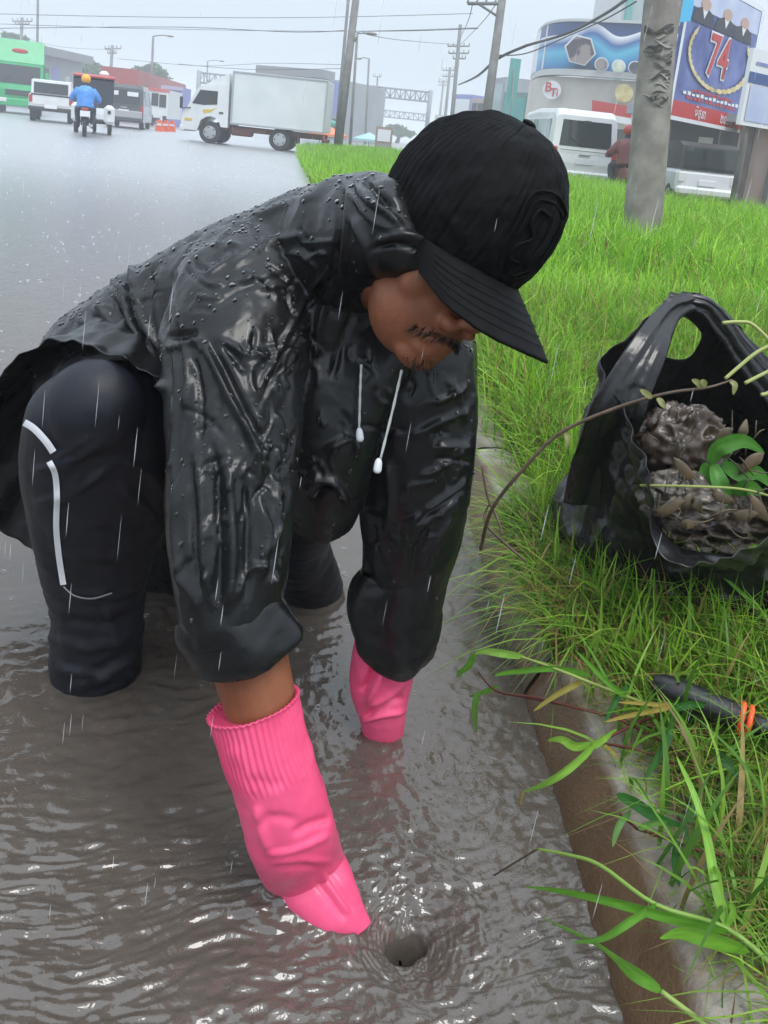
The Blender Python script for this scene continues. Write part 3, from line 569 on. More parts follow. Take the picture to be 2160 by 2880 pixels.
# skirt of the coat: open flap thrown over the knee, falling behind the legs
hem = [(470, 1085, 1.13), (380, 1025, 1.12), (300, 985, 1.125), (180, 957, 1.16), (60, 1010, 1.24), (-70, 1120, 1.33), (-130, 1290, 1.45), (-60, 1440, 1.53), (50, 1520, 1.57), (140, 1580, 1.56), (300, 1680, 1.66), (540, 1692, 1.66), (800, 1620, 1.58), (620, 1250, 1.3)]
top = [(520, 990, 1.24), (455, 900, 1.24), (415, 850, 1.25), (345, 832, 1.29), (285, 858, 1.35), (225, 900, 1.43), (200, 930, 1.5), (230, 1000, 1.55), (280, 1080, 1.55), (330, 1130, 1.52), (400, 1150, 1.5), (470, 1150, 1.45), (520, 1120, 1.4), (540, 1060, 1.3)]
def loop(L, n=160):
    K = np.array([ad(*p) for p in L]); K = np.concatenate([K[-2:], K, K[:3]]); return cr(K, 12)[24:24+12*len(L)]
A, B = loop(top), loop(hem); rows = []
for t in np.linspace(0, 1, 44):
    s = t; rows.append(A*(1-s)+B*s-np.array([0, 0, 1.0])*(.012*math.sin(math.pi*t)))
R = np.array(rows); nR, nC = R.shape[:2]; ph = np.arange(nC)/nC*2*math.pi; tt = np.linspace(0, 1, nR)[:, None]
ctr = R.mean(1, keepdims=True); outw = R-ctr; outw /= np.linalg.norm(outw, axis=2)[..., None]
R = R+outw*((.005*np.sin(ph*9+3*np.sin(ph*2))+.003*np.sin(ph*21+2*np.sin(ph*5)))[None]*(tt*.9+.1)*1.0)[..., None]
R = R+outw*(fbm(R.reshape(-1, 3)*13).reshape(nR, nC)*.010)[..., None]
sk = mk('coat_skirt', R.reshape(-1, 3), grid_faces(nR, nC, True)); o = add('coat_skirt', sk, m_coat, coat)
sm = o.modifiers.new('s', 'SOLIDIFY'); sm.thickness = .0015
# rolled cuffs
def cuff(secs, name):
    R = limb(secs, 44, 8, rings_only=True); th = np.linspace(0, 2*math.pi, 44, endpoint=False)
    c = R.mean(1, keepdims=True); o_ = R-c; L = np.linalg.norm(o_, axis=2)[..., None]; o_ /= L
    w = fbm(R.reshape(-1, 3)*26+3).reshape(R.shape[:2]); R = R+o_*(w*.006+.002*np.sin(th*5+1)[None])[..., None]
    inner = c+(R-c)*.94; V, Q = join(loft(R, False), loft(np.stack([R[-1], inner[-1], inner[-2]]), False), loft(np.stack([inner[1], inner[0], R[0]]), False))
    obj(name, V, Q, m_coat, coat)
cuff([(510, 1776, 780, 1680, .952, .060), (508, 1796, 796, 1684, .950, .061), (522, 1824, 824, 1724, .948, .060), (540, 1850, 848, 1762, .947, .058), (548, 1862, 850, 1774, .948, .054)], 'sleeve_cuff')
cuff([(1010, 1600, 1258, 1620, 1.27, .066), (982, 1648, 1247, 1655, 1.27, .066), (974, 1712, 1244, 1735, 1.275, .067), (996, 1780, 1228, 1808, 1.28, .066), (1008, 1796, 1218, 1824, 1.284, .062)], 'sleeve_cuff')
# beads of rain standing on the coat
up = nn @ np.array([0, 0, 1.0]); ok = np.where((up > .12) & (-(nn @ FW) > -.3))[0]; rg = np.random.default_rng(8); pr_ = np.clip(up[ok], .08, 1)**1.3; pick = rg.choice(ok, 1500, replace=False, p=pr_/pr_.sum())
ok2 = np.where((up <= .12) & (-(nn @ FW) > .2))[0]; pick = np.concatenate([pick, rg.choice(ok2, 230, replace=False)])
bd = []
for i in pick:
    r = .0007+.0023*rg.random()**2.6; n_ = nn[i]; a = nrm(np.cross(n_, [.3, .5, .8])); b2 = np.cross(n_, a); dn = np.array([0, 0, -1.0]); dn = dn-n_*(dn@n_)
    st = 1+rg.random()*.6; M = np.stack([a*1, b2*st, n_*.55], 1)
    bd.append(ellipsoid(v[i]+n_*r*.25, (r, r, r), 7, 5, M))
V, Q = join(*bd); tag(obj('water_beads', V, Q, m_bead, coat), kind='stuff')
# drawstrings with toggles
m_cord = mat('white_cord', (.6, .6, .58), .6, bump=.001, bscale=900)
m_tog = mat('white_toggle', (.82, .82, .83), .35)
for pts, tg in (([(1016, 1025, 1.03), (1013, 1100, 1.025), (1010, 1205, 1.015)], (1010, 1210, 1013, 1242)), ([(1130, 1040, .99), (1105, 1150, .99), (1070, 1290, .99)], (1066, 1295, 1060, 1330))):
    P = np.array([on(bc, x, y, .010, d) if tg[0] == 1010 else ad(x, y, min(d, depth(on(bc, x, y, .012, d)))) for x, y, d in pts])
    P = cr(P, 8); V, Q = tube(P, .0016+.0003*np.sin(np.arange(len(P))*2.0), 7); c = obj('drawstring', V, Q, m_cord, man)
    dd = depth(P[-1]); a, b2 = ad(tg[0], tg[1]-6, dd), ad(tg[2], tg[3], dd)
    K = a+(b2-a)*np.linspace(0, 1, 9)[:, None]; V, Q = tube(K, [.0022, .0036, .0044, .0048, .005, .0051, .0052, .0048, .003], 12); obj('toggle', V, Q, m_tog, c)

# ---- gloves
def glove(secs, fingers, ribs, folds_, nm):
    n = 180; R = limb(secs, n, 16, rings_only=True); m = len(R); th = np.linspace(0, 2*math.pi, n, endpoint=False)
    c = R.mean(1, keepdims=True); o_ = R-c; o_ /= np.linalg.norm(o_, axis=2)[..., None]; L = np.concatenate([[0], np.cumsum(np.linalg.norm(np.diff(c[:, 0], axis=0), axis=1))])
    rib = np.clip((ribs-L)/.012, 0, 1); R = R+o_*((.0016*np.sin(th*46)[None]*rib[:, None])+.0022*np.exp(-(L/.003)**2)[:, None])[..., None]
    qx = topx(R.reshape(-1, 3)); dsp = fbm(R.reshape(-1, 3)*28)*.0018
    for P, w, a in folds_: dd, tt_ = polydist(qx, cr(np.array(P, float), 4)); dsp += a*np.exp(-(dd/w)**2)*np.clip(np.minimum(tt_, 1-tt_)*5, .1, 1)
    R = R+o_*dsp.reshape(m, n)[..., None]
    inner = c[:6]+(R[:6]-c[:6])*.93; R2 = np.concatenate([inner[::-1], R]); V, Q = loft(R2, True)
    parts = [(V, Q)]+[tube(np.array(f), r, 12, 4) for f, r in fingers]
    V, Q = join(*parts); obj(nm, V, Q, m_glove, man)
def dz(x, y, z): return depth(pz(x, y, z))
w_ = [pz(1000, 2570, -.012), pz(960, 2600, -.02), pz(1020, 2560, -.02), pz(930, 2560, -.03)]
hb = pz(960, 2560, -.012)
fing = []
for k, (tx, ty, tz) in enumerate([(1105, 2640, -.06), (1080, 2680, -.065), (1050, 2710, -.06), (1010, 2720, -.055)]):
    b0 = pz(975-22*k, 2560+10*k, -.034); t0 = pz(tx, ty, tz); fing.append(([b0, b0*.55+t0*.45+[0, 0, .012], t0*.85+b0*.15, t0], [.0115, .0105, .0095, .0075]))
fing.append(([pz(900, 2500, -.005), pz(880, 2590, -.03), pz(930, 2640, -.05)], [.014, .012, .009]))
glove([(588, 2012, 836, 1948, .950, .042), (604, 2060, 846, 2000, .951, .043), (625, 2130, 862, 2070, .953, .045), (655, 2210, 890, 2150, .956, .045), (682, 2310, 925, 2260, .962, .043), (706, 2400, 945, 2330, (.978, .968), .038),
       (742, 2480, 964, 2392, (dz(742, 2480, .030), dz(964, 2392, .055)), .033), (812, 2558, 994, 2464, (dz(812, 2558, .010), dz(994, 2464, .036)), .028), (895, 2618, 1018, 2538, (dz(895, 2618, -.002), dz(1018, 2535, .012)), .020), (985, 2640, 1040, 2590, (dz(985, 2640, -.014), dz(1040, 2590, -.008)), .012)], fing, .085,
      [([(690, 2190), (760, 2205), (800, 2200)], 16, -.002), ([(720, 2330), (760, 2300), (850, 2310)], 13, -.003), ([(820, 2350), (870, 2320), (935, 2300)], 12, -.005), ([(740, 2400), (830, 2390), (935, 2345)], 9, .004), ([(760, 2440), (850, 2435), (940, 2440)], 8, -.004),
       ([(750, 2425), (850, 2420), (945, 2424)], 9, .003), ([(720, 2260), (735, 2330), (760, 2400)], 14, .005), ([(880, 2470), (930, 2530), (970, 2590)], 9, -.003), ([(915, 2445), (960, 2510), (1000, 2565)], 9, -.003), ([(900, 2455), (945, 2520), (985, 2575)], 9, .003), ([(640, 2100), (700, 2160), (690, 2280)], 24, .003)], 'glove')
ld = depth(pz(1070, 2060))
lf = []
for k in range(4):
    b0 = pz(1040+22*k, 2085, -.02); lf.append(([b0, b0+[.01, -.03, -.035], b0+[.012, -.05, -.065]], [.012, .011, .008]))
lf.append(([pz(1030, 2050, 0), pz(1010, 2090, -.03), pz(1020, 2110, -.06)], [.014, .012, .009]))
glove([(1002, 1740, 1190, 1760, 1.285, .052), (998, 1790, 1180, 1805, 1.29, .052), (985, 1870, 1165, 1890, 1.30, .047), (985, 1940, 1150, 1960, 1.31, .040), (1005, 2000, 1142, 2010, 1.318, .034), (1018, 2050, 1135, 2055, 1.33, .028), (1025, 2110, 1130, 2110, 1.36, .024)], lf, -.01,
      [([(1100, 1810), (1070, 1900), (1030, 1990)], 11, .010), ([(1080, 1800), (1045, 1890), (1010, 1950)], 10, -.010), ([(1040, 1990), (1100, 1950), (1150, 1900)], 10, .007), ([(1020, 2020), (1080, 1985), (1140, 1960)], 9, -.008), ([(1015, 2030), (1075, 2010), (1140, 2000)], 8, .007)], 'glove')

# ---- cap
cc = np.array([0, .004, .074]); cr_ = np.array([.094, .112, .106])
nph, nth = 400, 70; ph = np.linspace(0, 2*math.pi, nph, endpoint=False); te = np.linspace(.02, 1, nth)
CR = np.empty((nth, nph, 3))
zlow = -.026+.012*np.cos(ph)*0
for j, t in enumerate(te):
    lat = math.pi/2*t*1.36; s = math.sin(min(lat, math.pi/2)) if lat <= math.pi/2 else 1-.35*(lat-math.pi/2)**2
    CR[j, :, 0] = np.sin(ph)*s; CR[j, :, 1] = np.cos(ph)*s; CR[j, :, 2] = math.cos(lat)
rear = np.clip(.55-np.cos(ph), 0, 1)**.7                                  # corduroy ribs on back and side panels, smoother front
ribs = .0013*np.sin(ph*70)[None]*np.clip(te*3-.25, 0, 1)[:, None]*(.25+.75*rear[None])
seam = -.0018*sum(np.exp(-((((ph-a+math.pi) % (2*math.pi))-math.pi)/.02)**2) for a in (.9, -.9, math.pi, 2.1, -2.1, 0))[None]*np.ones((nth, 1))
wr = fbm(CR.reshape(-1, 3)*3).reshape(nth, nph)*.004+fbm(CR.reshape(-1, 3)*9+3).reshape(nth, nph)*.0012
CRW = CR*(cr_+(ribs+seam+wr)[..., None])+cc
CRW[..., 2] += np.clip(CR[..., 1], 0, 1)*np.clip(CR[..., 2], 0, 1)*.012   # taller front panels
V, Q = loft(hd(CRW.reshape(-1, 3)).reshape(nth, nph, 3), False); Q.append(list(range(nph))[::-1])
cap = obj('cap', V, Q, m_cap, man)
na, nb = 61, 22; BV = []
for j in range(nb):
    b = j/(nb-1)
    for i in range(na):
        a = -1+2*i/(na-1); al = a*1.12
        al2 = al-.10; base = np.array([cr_[0]*1.0*math.sin(al2), cr_[1]*1.0*math.cos(al2), -.046])*np.array([.95, .95, 1])+np.array([0, cc[1], cc[2]])
        reach = .088*max(0, (1-abs(a)**3.0))**.6; ou = np.array([math.sin(al)*.22-.22, .86, -.44])
        p = base+ou*reach*b; p[2] -= .030*(abs(a)**2.0)*(.25+.75*b)*1.0; BV.append(p)
BV = np.array(BV); BV[:, 2] += .0012*fbm(BV*40)
bm_ = mk('brim', hd(BV), grid_faces(nb, na)); o = add('brim', bm_, m_cap, cap); sm = o.modifiers.new('s', 'SOLIDIFY'); sm.thickness = .003
for k in range(5):                                                        # stitched rows on the brim
    row = BV.reshape(nb, na, 3)[5+3*k, 3:-3]; V, Q = tube(hd(row+[0, 0, .0013]), .00035, 5); obj('brim_stitch', V, Q, m_cap, o)
V, Q = hell((0, cc[1], cc[2]+cr_[2]+.002), (.0085, .0085, .004)); obj('cap_button', V, Q, m_cap, cap)
def capp(a, z, off=.0):                                                   # a point on the cap's front: a = arc to his right, z = height
    zz = (z-cc[2])/cr_[2]; s = math.sqrt(max(0, 1-zz*zz)); p = np.array([math.sin(a)*s, math.cos(a)*s, zz]); r = p*(cr_+off)+cc; r[2] += max(p[1], 0)*max(p[2], 0)*.012; return hd(r)
def emb(pts, r=.0016, off=.0022, sub=5):
    P = cr(np.array([list(p)+[0] for p in pts]), sub); return tube([capp(a, z, off) for a, z, _ in P], r, 6)
O_ = .05; em = []
sh = [(-.36, .118), (0, .128), (.36, .118), (.37, .085), (.30, .052), (0, .032), (-.30, .052), (-.37, .085), (-.36, .118)]
em.append(emb([(a-O_, z) for a, z in sh], .0019, .0016)); em.append(emb([(a*.82-O_, .08+(z-.08)*.84) for a, z in sh], .0013, .0012))
em.append(emb([(-.03, .108), (.15, .108), (.17, .093), (.05, .083), (.17, .070), (.15, .055), (-.0, .055)], .0024, .0014, sub=4)); em.append(emb([(-.10, .108), (-.14, .090), (-.13, .066), (-.17, .056)], .0021, .0014))
V, Q = join(*em); obj('emblem', V, Q, m_cap, cap)
# ================================================================== things on the verge
m_bag = mat('black_plastic_film', (.009, .009, .0095), .14, c2=(.014, .014, .015), scale=8, bump=.0012, bscale=90, spec=.5, rvar=.16)
crease(m_bag, 10, .016); crease(m_bag, 28, .004)
rim = [(1862, 856, 1.60, 150), (1700, 1030, 1.52, 168), (1770, 1130, 1.46, 190), (1812, 1300, 1.38, 215), (1850, 1470, 1.34, 240), (1892, 1562, 1.32, 262), (2010, 1552, 1.32, 285), (2160, 1482, 1.36, 310),
       (2330, 1380, 1.45, 340), (2370, 1220, 1.56, 10), (2250, 1110, 1.62, 40), (2140, 1010, 1.64, 62), (2065, 905, 1.64, 85), (1990, 842, 1.63, 112), (1925, 832, 1.615, 130)]
bc0 = pz(1955, 1590, .11); BCx = np.array([bc0[0], bc0[1], 0])
def bagloop(rad, z, lob=0):
    return np.array([BCx+np.array([rad*math.cos(math.radians(a))*1.12, rad*math.sin(math.radians(a))*.95, z]) for *_, a in rim])
rimP = np.array([ad(x, y, d) for x, y, d, _ in rim])
def closed(K, sub=30): K2 = np.concatenate([K[-2:], K, K[:3]]); return cr(K2, sub)[2*sub:2*sub+sub*len(K)]
Ls = [closed(bagloop(.02, .10)), closed(bagloop(.17, .095)), closed(bagloop(.252, .13)), closed(bagloop(.270, .20)), closed(bagloop(.255, .26)), closed(rimP)]
Ls[4] = Ls[4]*.75+Ls[5]*.25
R = np.stack([cr(np.stack([l[i] for l in Ls]), 28) for i in range(len(Ls[0]))], 1); nR, nC = R.shape[:2]
ctr = np.array([BCx[0], BCx[1], .2]); P = R.reshape(-1, 3)
def bnorm(R): 
    du = np.roll(R, -1, 1)-np.roll(R, 1, 1); dv = np.gradient(R, axis=0); n = np.cross(du, dv); return n/(np.linalg.norm(n, axis=2)[..., None]+1e-9)
N_ = bnorm(R); tt = np.linspace(0, 1, nR)[:, None]; ph = np.linspace(0, 2*math.pi, nC, endpoint=False)[None]
warp = fbm(P*6).reshape(nR, nC)
cru = (1-np.abs(pn3(P*np.array([7, 7, 9])+warp.ravel()[:, None]*1.5))*3.2).reshape(nR, nC)*.010+(1-np.abs(pn3(P*np.array([15, 15, 20])+3+warp.ravel()[:, None]))*3).reshape(nR, nC)*.0045+fbm(P*5+9).reshape(nR, nC)*.022
pleat = .003*np.sin(ph*23+4*np.sin(ph*5)+tt*3)*np.clip(tt*2-.9, 0, 1)+.012*(1-np.abs(np.sin(ph*9+tt*5+warp*4)))*np.clip(1-abs(tt-.5)*2.2, 0, 1)
R = R+N_*((cru+pleat)*np.clip(tt*4, 0, 1))[..., None]
R[..., 2] = np.maximum(R[..., 2], .06)
V = R.reshape(-1, 3); Q = grid_faces(nR, nC, True); q2 = topx(V[Q].mean(1)); dd = (V[Q].mean(1)-CAM) @ FW
hpoly = cr(np.array([(1862, 1000), (1876, 950), (1895, 905), (1910, 888), (1940, 900), (1968, 930), (1972, 950), (1955, 985), (1935, 1006), (1900, 1010), (1862, 1000)], float), 6)
hole = inpoly(q2, hpoly[:-1]) & (dd > 1.5)
inn = np.zeros(len(V), bool); inn[Q[hole].ravel()] = True; outm = np.zeros(len(V), bool); outm[Q[~hole].ravel()] = True; bnd = np.where(inn & outm)[0]
for i_ in bnd:                                                            # draw the cut edge onto a clean curve
    p2 = topx(V[i_][None])[0]; k = np.argmin(np.linalg.norm(hpoly-p2, axis=1)); V[i_] = ad(*hpoly[k], depth(V[i_]))
Q = [list(map(int, f)) for f, h in zip(Q, hole) if not h]
bag = thing('plastic_bag', 'black plastic carrier bag full of rubbish with its handle standing up', 'plastic bag', (BCx[0], BCx[1], .1))
o = obj('bag_film', V, Q, m_bag, bag); bvb = bvh_of(o.data); sm = o.modifiers.new('s', 'SOLIDIFY'); sm.thickness = .0012
# handle straps: gathered folds from the rim to the top, one on either side of the hole
def band(pts, w, name, seed):
    K = cr(np.array([on(bvb, p[0], p[1], .006) if p[2] is None else ad(*p) for p in pts]), 14); T = np.gradient(K, axis=0); T /= np.linalg.norm(T, axis=1)[:, None]; s = np.cross(T, FW); s /= np.linalg.norm(s, axis=1)[:, None]; nb_ = np.cross(s, T)
    n = 26; th = np.linspace(-1, 1, n); W_ = np.interp(np.linspace(0, 1, len(K)), np.linspace(0, 1, len(w)), w)
    R = K[:, None]+s[:, None]*(W_[:, None]*th[None])[..., None]-0*nb_[:, None]
    t = np.linspace(0, 1, len(K))[:, None]; f = .016*np.abs(pn2((th[None]*1.7+.35*t+seed*3).ravel(), (t*1.2+0*th[None]).ravel(), seed+.5)).reshape(len(K), n)+.006*np.abs(pn2((th[None]*4.5+t).ravel(), (t*2+0*th[None]).ravel(), seed+4.5)).reshape(len(K), n)+.005*(1-th[None]**2)
    R = R-FW*f[..., None]+fbm(R.reshape(-1, 3)*25).reshape(R.shape[:2])[..., None]*np.array([.003, .003, .004])
    o = obj(name, R.reshape(-1, 3), grid_faces(len(K), n), m_bag, bag); sm = o.modifiers.new('s', 'SOLIDIFY'); sm.thickness = .0012
band([(1660, 1420, None), (1690, 1290, None), (1735, 1160, None), (1820, 990, 1.50), (1885, 878, 1.575), (1950, 846, 1.60)], [.055, .055, .050, .036, .022, .018], 'handle_strap', 0)
band([(1930, 850, 1.60), (1990, 868, 1.60), (2050, 940, 1.605), (2130, 1040, 1.61), (2230, 1140, 1.60)], [.016, .019, .023, .03, .04], 'handle_strap', 2)
# rubbish in the bag
def crumple(c, r, seed, amp=.3, n=40, m=28, f=1.0):
    V, Q = ellipsoid((0, 0, 0), (1, 1, 1), n, m); w_ = pn3(V*2+seed+9)[:, None]*.8; d = 1+amp*((1-np.abs(pn3(V*2.4*f+seed+w_))*3.4)*.5+(1-np.abs(pn3(V*5.5*f+seed+w_))*3.4)*.3+.4*pn3(V*1.3+seed)); return V*d[:, None]*np.asarray(r)+c, Q
m_brown = mat('muddy_clear_plastic', (.028, .018, .012), .22, c2=(.085, .060, .044), scale=26, bump=.002, bscale=60, spec=.45); crease(m_brown, 26, .008)
m_grey = mat('grey_crumpled_wrapper', (.045, .036, .028), .2, c2=(.14, .118, .095), scale=30, bump=.002, bscale=70, spec=.45); crease(m_grey, 30, .008)
m_heap = mat('dark_wet_leaves', (.018, .014, .010), .5, c2=(.05, .036, .022), scale=40, bump=.01, bscale=80)
V, Q = crumple(np.array([BCx[0]+.03, BCx[1]+.03, .17]), (.19, .15, .10), 3.3, .35, 130, 90, 2); tag(obj('wet_litter', V, Q, m_heap), 'dark wet leaf litter filling the bottom of the black bag', 'litter')
V, Q = crumple(ad(1915, 1255, 1.50), (.070, .055, .066), 7.7, .40, 90, 64, .8); tag(obj('crumpled_film', V, Q, m_brown), 'brown muddy ball of clear plastic film in the black bag', 'litter')
V, Q = crumple(ad(1920, 1405, 1.42), (.062, .05, .040), 1.7, .42, 90, 64, .8); tag(obj('food_wrapper', V, Q, m_grey), 'grey crumpled wrapper tied with string at the front of the black bag', 'litter')
m_leafA = leafmat('leaf_green', .3, .35)
def leaf(pts, w, col, name, parent, n=7, fold=.25, sub=5, prof='lance'):
    K = cr(np.array(pts, float), sub); m = len(K); t = np.linspace(0, 1, m)
    w = w*.66; W_ = w*(np.sin(np.pi*np.clip(t, 0, 1)**.75)**.8 if prof == 'lance' else np.minimum(1, t*6+.35)*(1-t**3)**.8)+.0004
    T = np.gradient(K, axis=0); T /= np.linalg.norm(T, axis=1)[:, None]; s = np.cross(T, FW); s /= np.linalg.norm(s, axis=1)[:, None]+1e-9; u_ = np.cross(s, T)
    if u_[m//2] @ FW > 0: u_ = -u_
    x_ = np.linspace(-1, 1, n); R = K[:, None]+s[:, None]*(W_[:, None]*x_[None])[..., None]+u_[:, None]*(fold*W_[:, None]*(np.abs(x_)[None]**1.3))[..., None]
    R = R+(.12*w*np.sin(t*9+len(name))[:, None]*np.abs(x_)[None])[..., None]*u_[:, None]
    me = mk(name, R.reshape(-1, 3), grid_faces(m, n)); C = np.array(col)[None]*(1+.25*(1-np.abs(np.tile(x_, m))**.5)[:, None]*np.array([.9, .6, .8]))*(1+.14*np.sin(np.tile(x_, m)*10))[:, None]*(.85+.3*np.random.default_rng(int(K[0, 0]*1e4) & 255).random((m*n, 1)))
    colors(me, C); return add(name, me, m_leafA, parent)
m_stem = leafmat('stem_green', .1, .4)
def stem(P, r, col, name, parent=None):
    V, Q = tube(P, r, 7, 5); me = mk(name, V, Q); colors(me, np.repeat(np.array([col]), len(V), 0)); return add(name, me, m_stem, parent)
GR, LG, YL, DK, RD = (.10, .27, .025), (.20, .40, .05), (.38, .30, .07), (.035, .13, .025), (.10, .028, .018)
pb = ad(2040, 1330, 1.45)
lp = thing('leafy_cutting', 'bright green broad leaves lying in the black bag', 'plant', pb)
stem([ad(1985, 1430, 1.42), ad(2020, 1330, 1.43), ad(2060, 1270, 1.44)], [.003, .003, .002], DK, 'stem', lp)
for p in ([(2000, 1310, 1.42), (2020, 1260, 1.40), (2090, 1240, 1.40), (2150, 1275, 1.41)], [(2010, 1300, 1.42), (2020, 1350, 1.40), (2040, 1400, 1.40), (2045, 1430, 1.41)], [(2030, 1300, 1.43), (2080, 1330, 1.41), (2130, 1330, 1.41), (2170, 1370, 1.41)], [(2060, 1390, 1.42), (2100, 1370, 1.40), (2150, 1390, 1.40)], [(1990, 1300, 1.43), (1985, 1360, 1.42), (2000, 1430, 1.42)]):
    leaf([ad(*q) for q in p], .022, (.07, .22, .03), 'leaf', lp)
st = [[(1800, 1365, 1.39), (1950, 1368, 1.36), (2080, 1375, 1.37), (2165, 1395, 1.38)]]
tag(stem([ad(*q) for q in st[0]], .0022, (.30, .34, .10), 'grass_stalk'), 'thin pale stalk lying across the rubbish in the black bag', 'stalk')
rg = np.random.default_rng(41); bits = []                                 # stalks, dead leaves and shreds lying on the rubbish
for i in range(46):
    x_, y_ = rg.uniform(1815, 2150), rg.uniform(1190, 1500); d0 = 1.475-.12*(y_-1190)/310-.02; a = rg.uniform(0, 6.3); L = rg.uniform(25, 90)
    P3 = [ad(x_+L*t*math.cos(a), y_+L*t*math.sin(a)+12*math.sin(t*3+i), d0-.012*math.cos(t*2)) for t in (-.5, -.15, .2, .5)]
    if i % 3: bits.append(tube(P3, [.0008, .0014, .0013, .0006], 5, 3))
    else:
        K = cr(np.array(P3), 4); T = np.gradient(K, axis=0); sd_ = np.cross(T, FW); sd_ /= np.linalg.norm(sd_, axis=1)[:, None]; w_ = .009*np.sin(np.linspace(.05, 3.1, len(K)))[:, None]; bits.append((np.concatenate([K-sd_*w_, K-FW*.003, K+sd_*w_]), [list(f) for f in grid_faces(3, len(K))]))
V, Q = join(*bits); tag(obj('plant_debris', V, Q, mat('dead_leaf', (.10, .065, .03), .5, c2=(.035, .03, .015), scale=30)), 'dead stalks and brown leaf scraps strewn over the rubbish in the black bag', 'litter', kind='stuff')
# twig with small leaves in front of the bag
tw = [(1352, 1545, 1.52), (1385, 1430, 1.47), (1480, 1310, 1.44), (1580, 1215, 1.42), (1740, 1145, 1.39), (1880, 1105, 1.37), (1990, 1090, 1.37), (2060, 1068, 1.37)]
m_twig = mat('brown_twig', (.07, .042, .028), .6, c2=(.13, .085, .055), scale=60)
twg = thing('twig', 'long thin brown twig with small leaves crossing in front of the black bag', 'twig', ad(1352, 1545, 1.52))
V, Q = tube([ad(*p) for p in tw], [.0034, .0036, .0034, .0032, .003, .0026, .0022, .0014], 8, 5); obj('branch', V, Q, m_twig, twg)
for p in ([(1835, 1120, 1.37), (1815, 1105, 1.36), (1800, 1095, 1.36)], [(1850, 1118, 1.37), (1862, 1135, 1.36), (1872, 1148, 1.36)], [(1975, 1092, 1.37), (1960, 1075, 1.36), (1945, 1068, 1.36)], [(2055, 1070, 1.37), (2066, 1085, 1.36), (2062, 1110, 1.36)], [(1590, 1215, 1.42), (1597, 1235, 1.41), (1592, 1260, 1.41)], [(1985, 1088, 1.37), (1978, 1075, 1.36), (1970, 1070, 1.36)]):
    leaf([ad(*q) for q in p], .0075, (.26, .27, .10), 'leaf', twg)
tw2 = thing('bare_twig', 'dark bare forked twig sticking up over the kerb', 'twig', ad(1420, 1500, 1.5))
V, Q = tube([ad(1355, 1310, 1.52), ad(1372, 1400, 1.52), ad(1400, 1460, 1.5), ad(1412, 1505, 1.48)], [.0016, .0024, .0026, .0026], 7, 4); obj('branch', V, Q, m_twig, tw2)
V, Q = tube([ad(1370, 1480, 1.5), ad(1400, 1510, 1.48), ad(1440, 1545, 1.46), ad(1480, 1580, 1.45)], [.0026, .0026, .0026, .002], 7, 4); obj('branch', V, Q, m_twig, tw2)
V, Q = tube([ad(1370, 1480, 1.5), ad(1362, 1450, 1.52), ad(1375, 1420, 1.52)], [.0024, .0022, .0016], 7, 4); obj('branch', V, Q, m_twig, tw2)
# black tool handle with an orange ring
m_rub = mat('black_rubber_grip', (.012, .012, .013), .38, bump=.0008, bscale=220, spec=.5); m_org = mat('orange_plastic', (.85, .11, .025), .35)
A, B = pz(1835, 1918, .17), pz(2240, 2085, .16); A2 = A+(B-A)*np.linspace(0, 1, 14)[:, None]
tl = thing('tool_handle', 'black rubber tool handle with an orange ring lying in the grass', 'tool', A)
V, Q = tube(A2[:10], [.012, .019, .0205, .021, .021, .0208, .0205, .020, .0195, .019], 20); obj('grip', V, Q, m_rub, tl)
V, Q = tube(A2[9:], [.014, .0135, .0135, .0135, .013], 16); obj('shaft', V, Q, m_rub, tl)
ax = nrm(B-A); c0 = A+(B-A)*.625
for o_ in (0, .011):
    V, Q = tube([c0+ax*(o_-.003), c0+ax*(o_-.0015), c0+ax*(o_+.0035), c0+ax*(o_+.005)], [.020, .0245, .0245, .020], 20); obj('ring', V, Q, m_org, tl)
# tall weeds leaning over the kerb
def weed(name, label, stems, leaves, base):
    w = thing(name, label, 'weed', base)
    for P, r, c in stems: stem([pz(*p) for p in P], r, c, 'stem', w)
    for P, wd, c in leaves: leaf([pz(*p) for p in P], wd, c, 'leaf', w, prof='blade' if wd < .009 else 'lance')
weed('grass_stalk', 'largest bright green grass stalk leaning over the kerb at bottom right',
     [([(2200, 2740, .12), (2045, 2612, .14), (1845, 2545, .15), (1690, 2435, .14), (1600, 2405, .12), (1510, 2388, .09)], [.0032, .003, .0026, .0023, .002, .0016], (.22, .36, .07)), ([(1512, 2388, .09), (1450, 2425, .06), (1390, 2462, .03)], .0012, (.06, .05, .03))],
     [([(2045, 2610, .14), (2010, 2480, .17), (1985, 2350, .19), (1950, 2230, .20), (1903, 2128, .21)], .0085, LG), ([(2045, 2620, .14), (1900, 2585, .15), (1740, 2540, .15), (1600, 2510, .13), (1480, 2493, .10)], .0085, GR),
      ([(2110, 2680, .13), (2000, 2640, .15), (1920, 2622, .16), (1855, 2638, .16)], .013, (.14, .33, .03)), ([(1850, 2545, .15), (1770, 2590, .15), (1690, 2640, .12), (1610, 2650, .09)], .0075, (.13, .33, .04)), ([(2045, 2605, .14), (2060, 2560, .16), (2052, 2540, .17)], .005, LG)], pz(2200, 2740, .1))
weed('grass_stalk', 'broad-bladed grass stalk dipping into the water, lowest in the frame',
     [([(2080, 2960, .10), (1980, 2880, .11), (1860, 2788, .12)], [.003, .003, .0025], (.26, .36, .09))], [([(1862, 2790, .12), (1780, 2730, .12), (1690, 2660, .10), (1560, 2600, .05)], .0125, (.13, .34, .035)), ([(1680, 2650, .10), (1600, 2610, .05), (1520, 2580, .01)], .006, (.16, .34, .06))], pz(2080, 2960, .1))
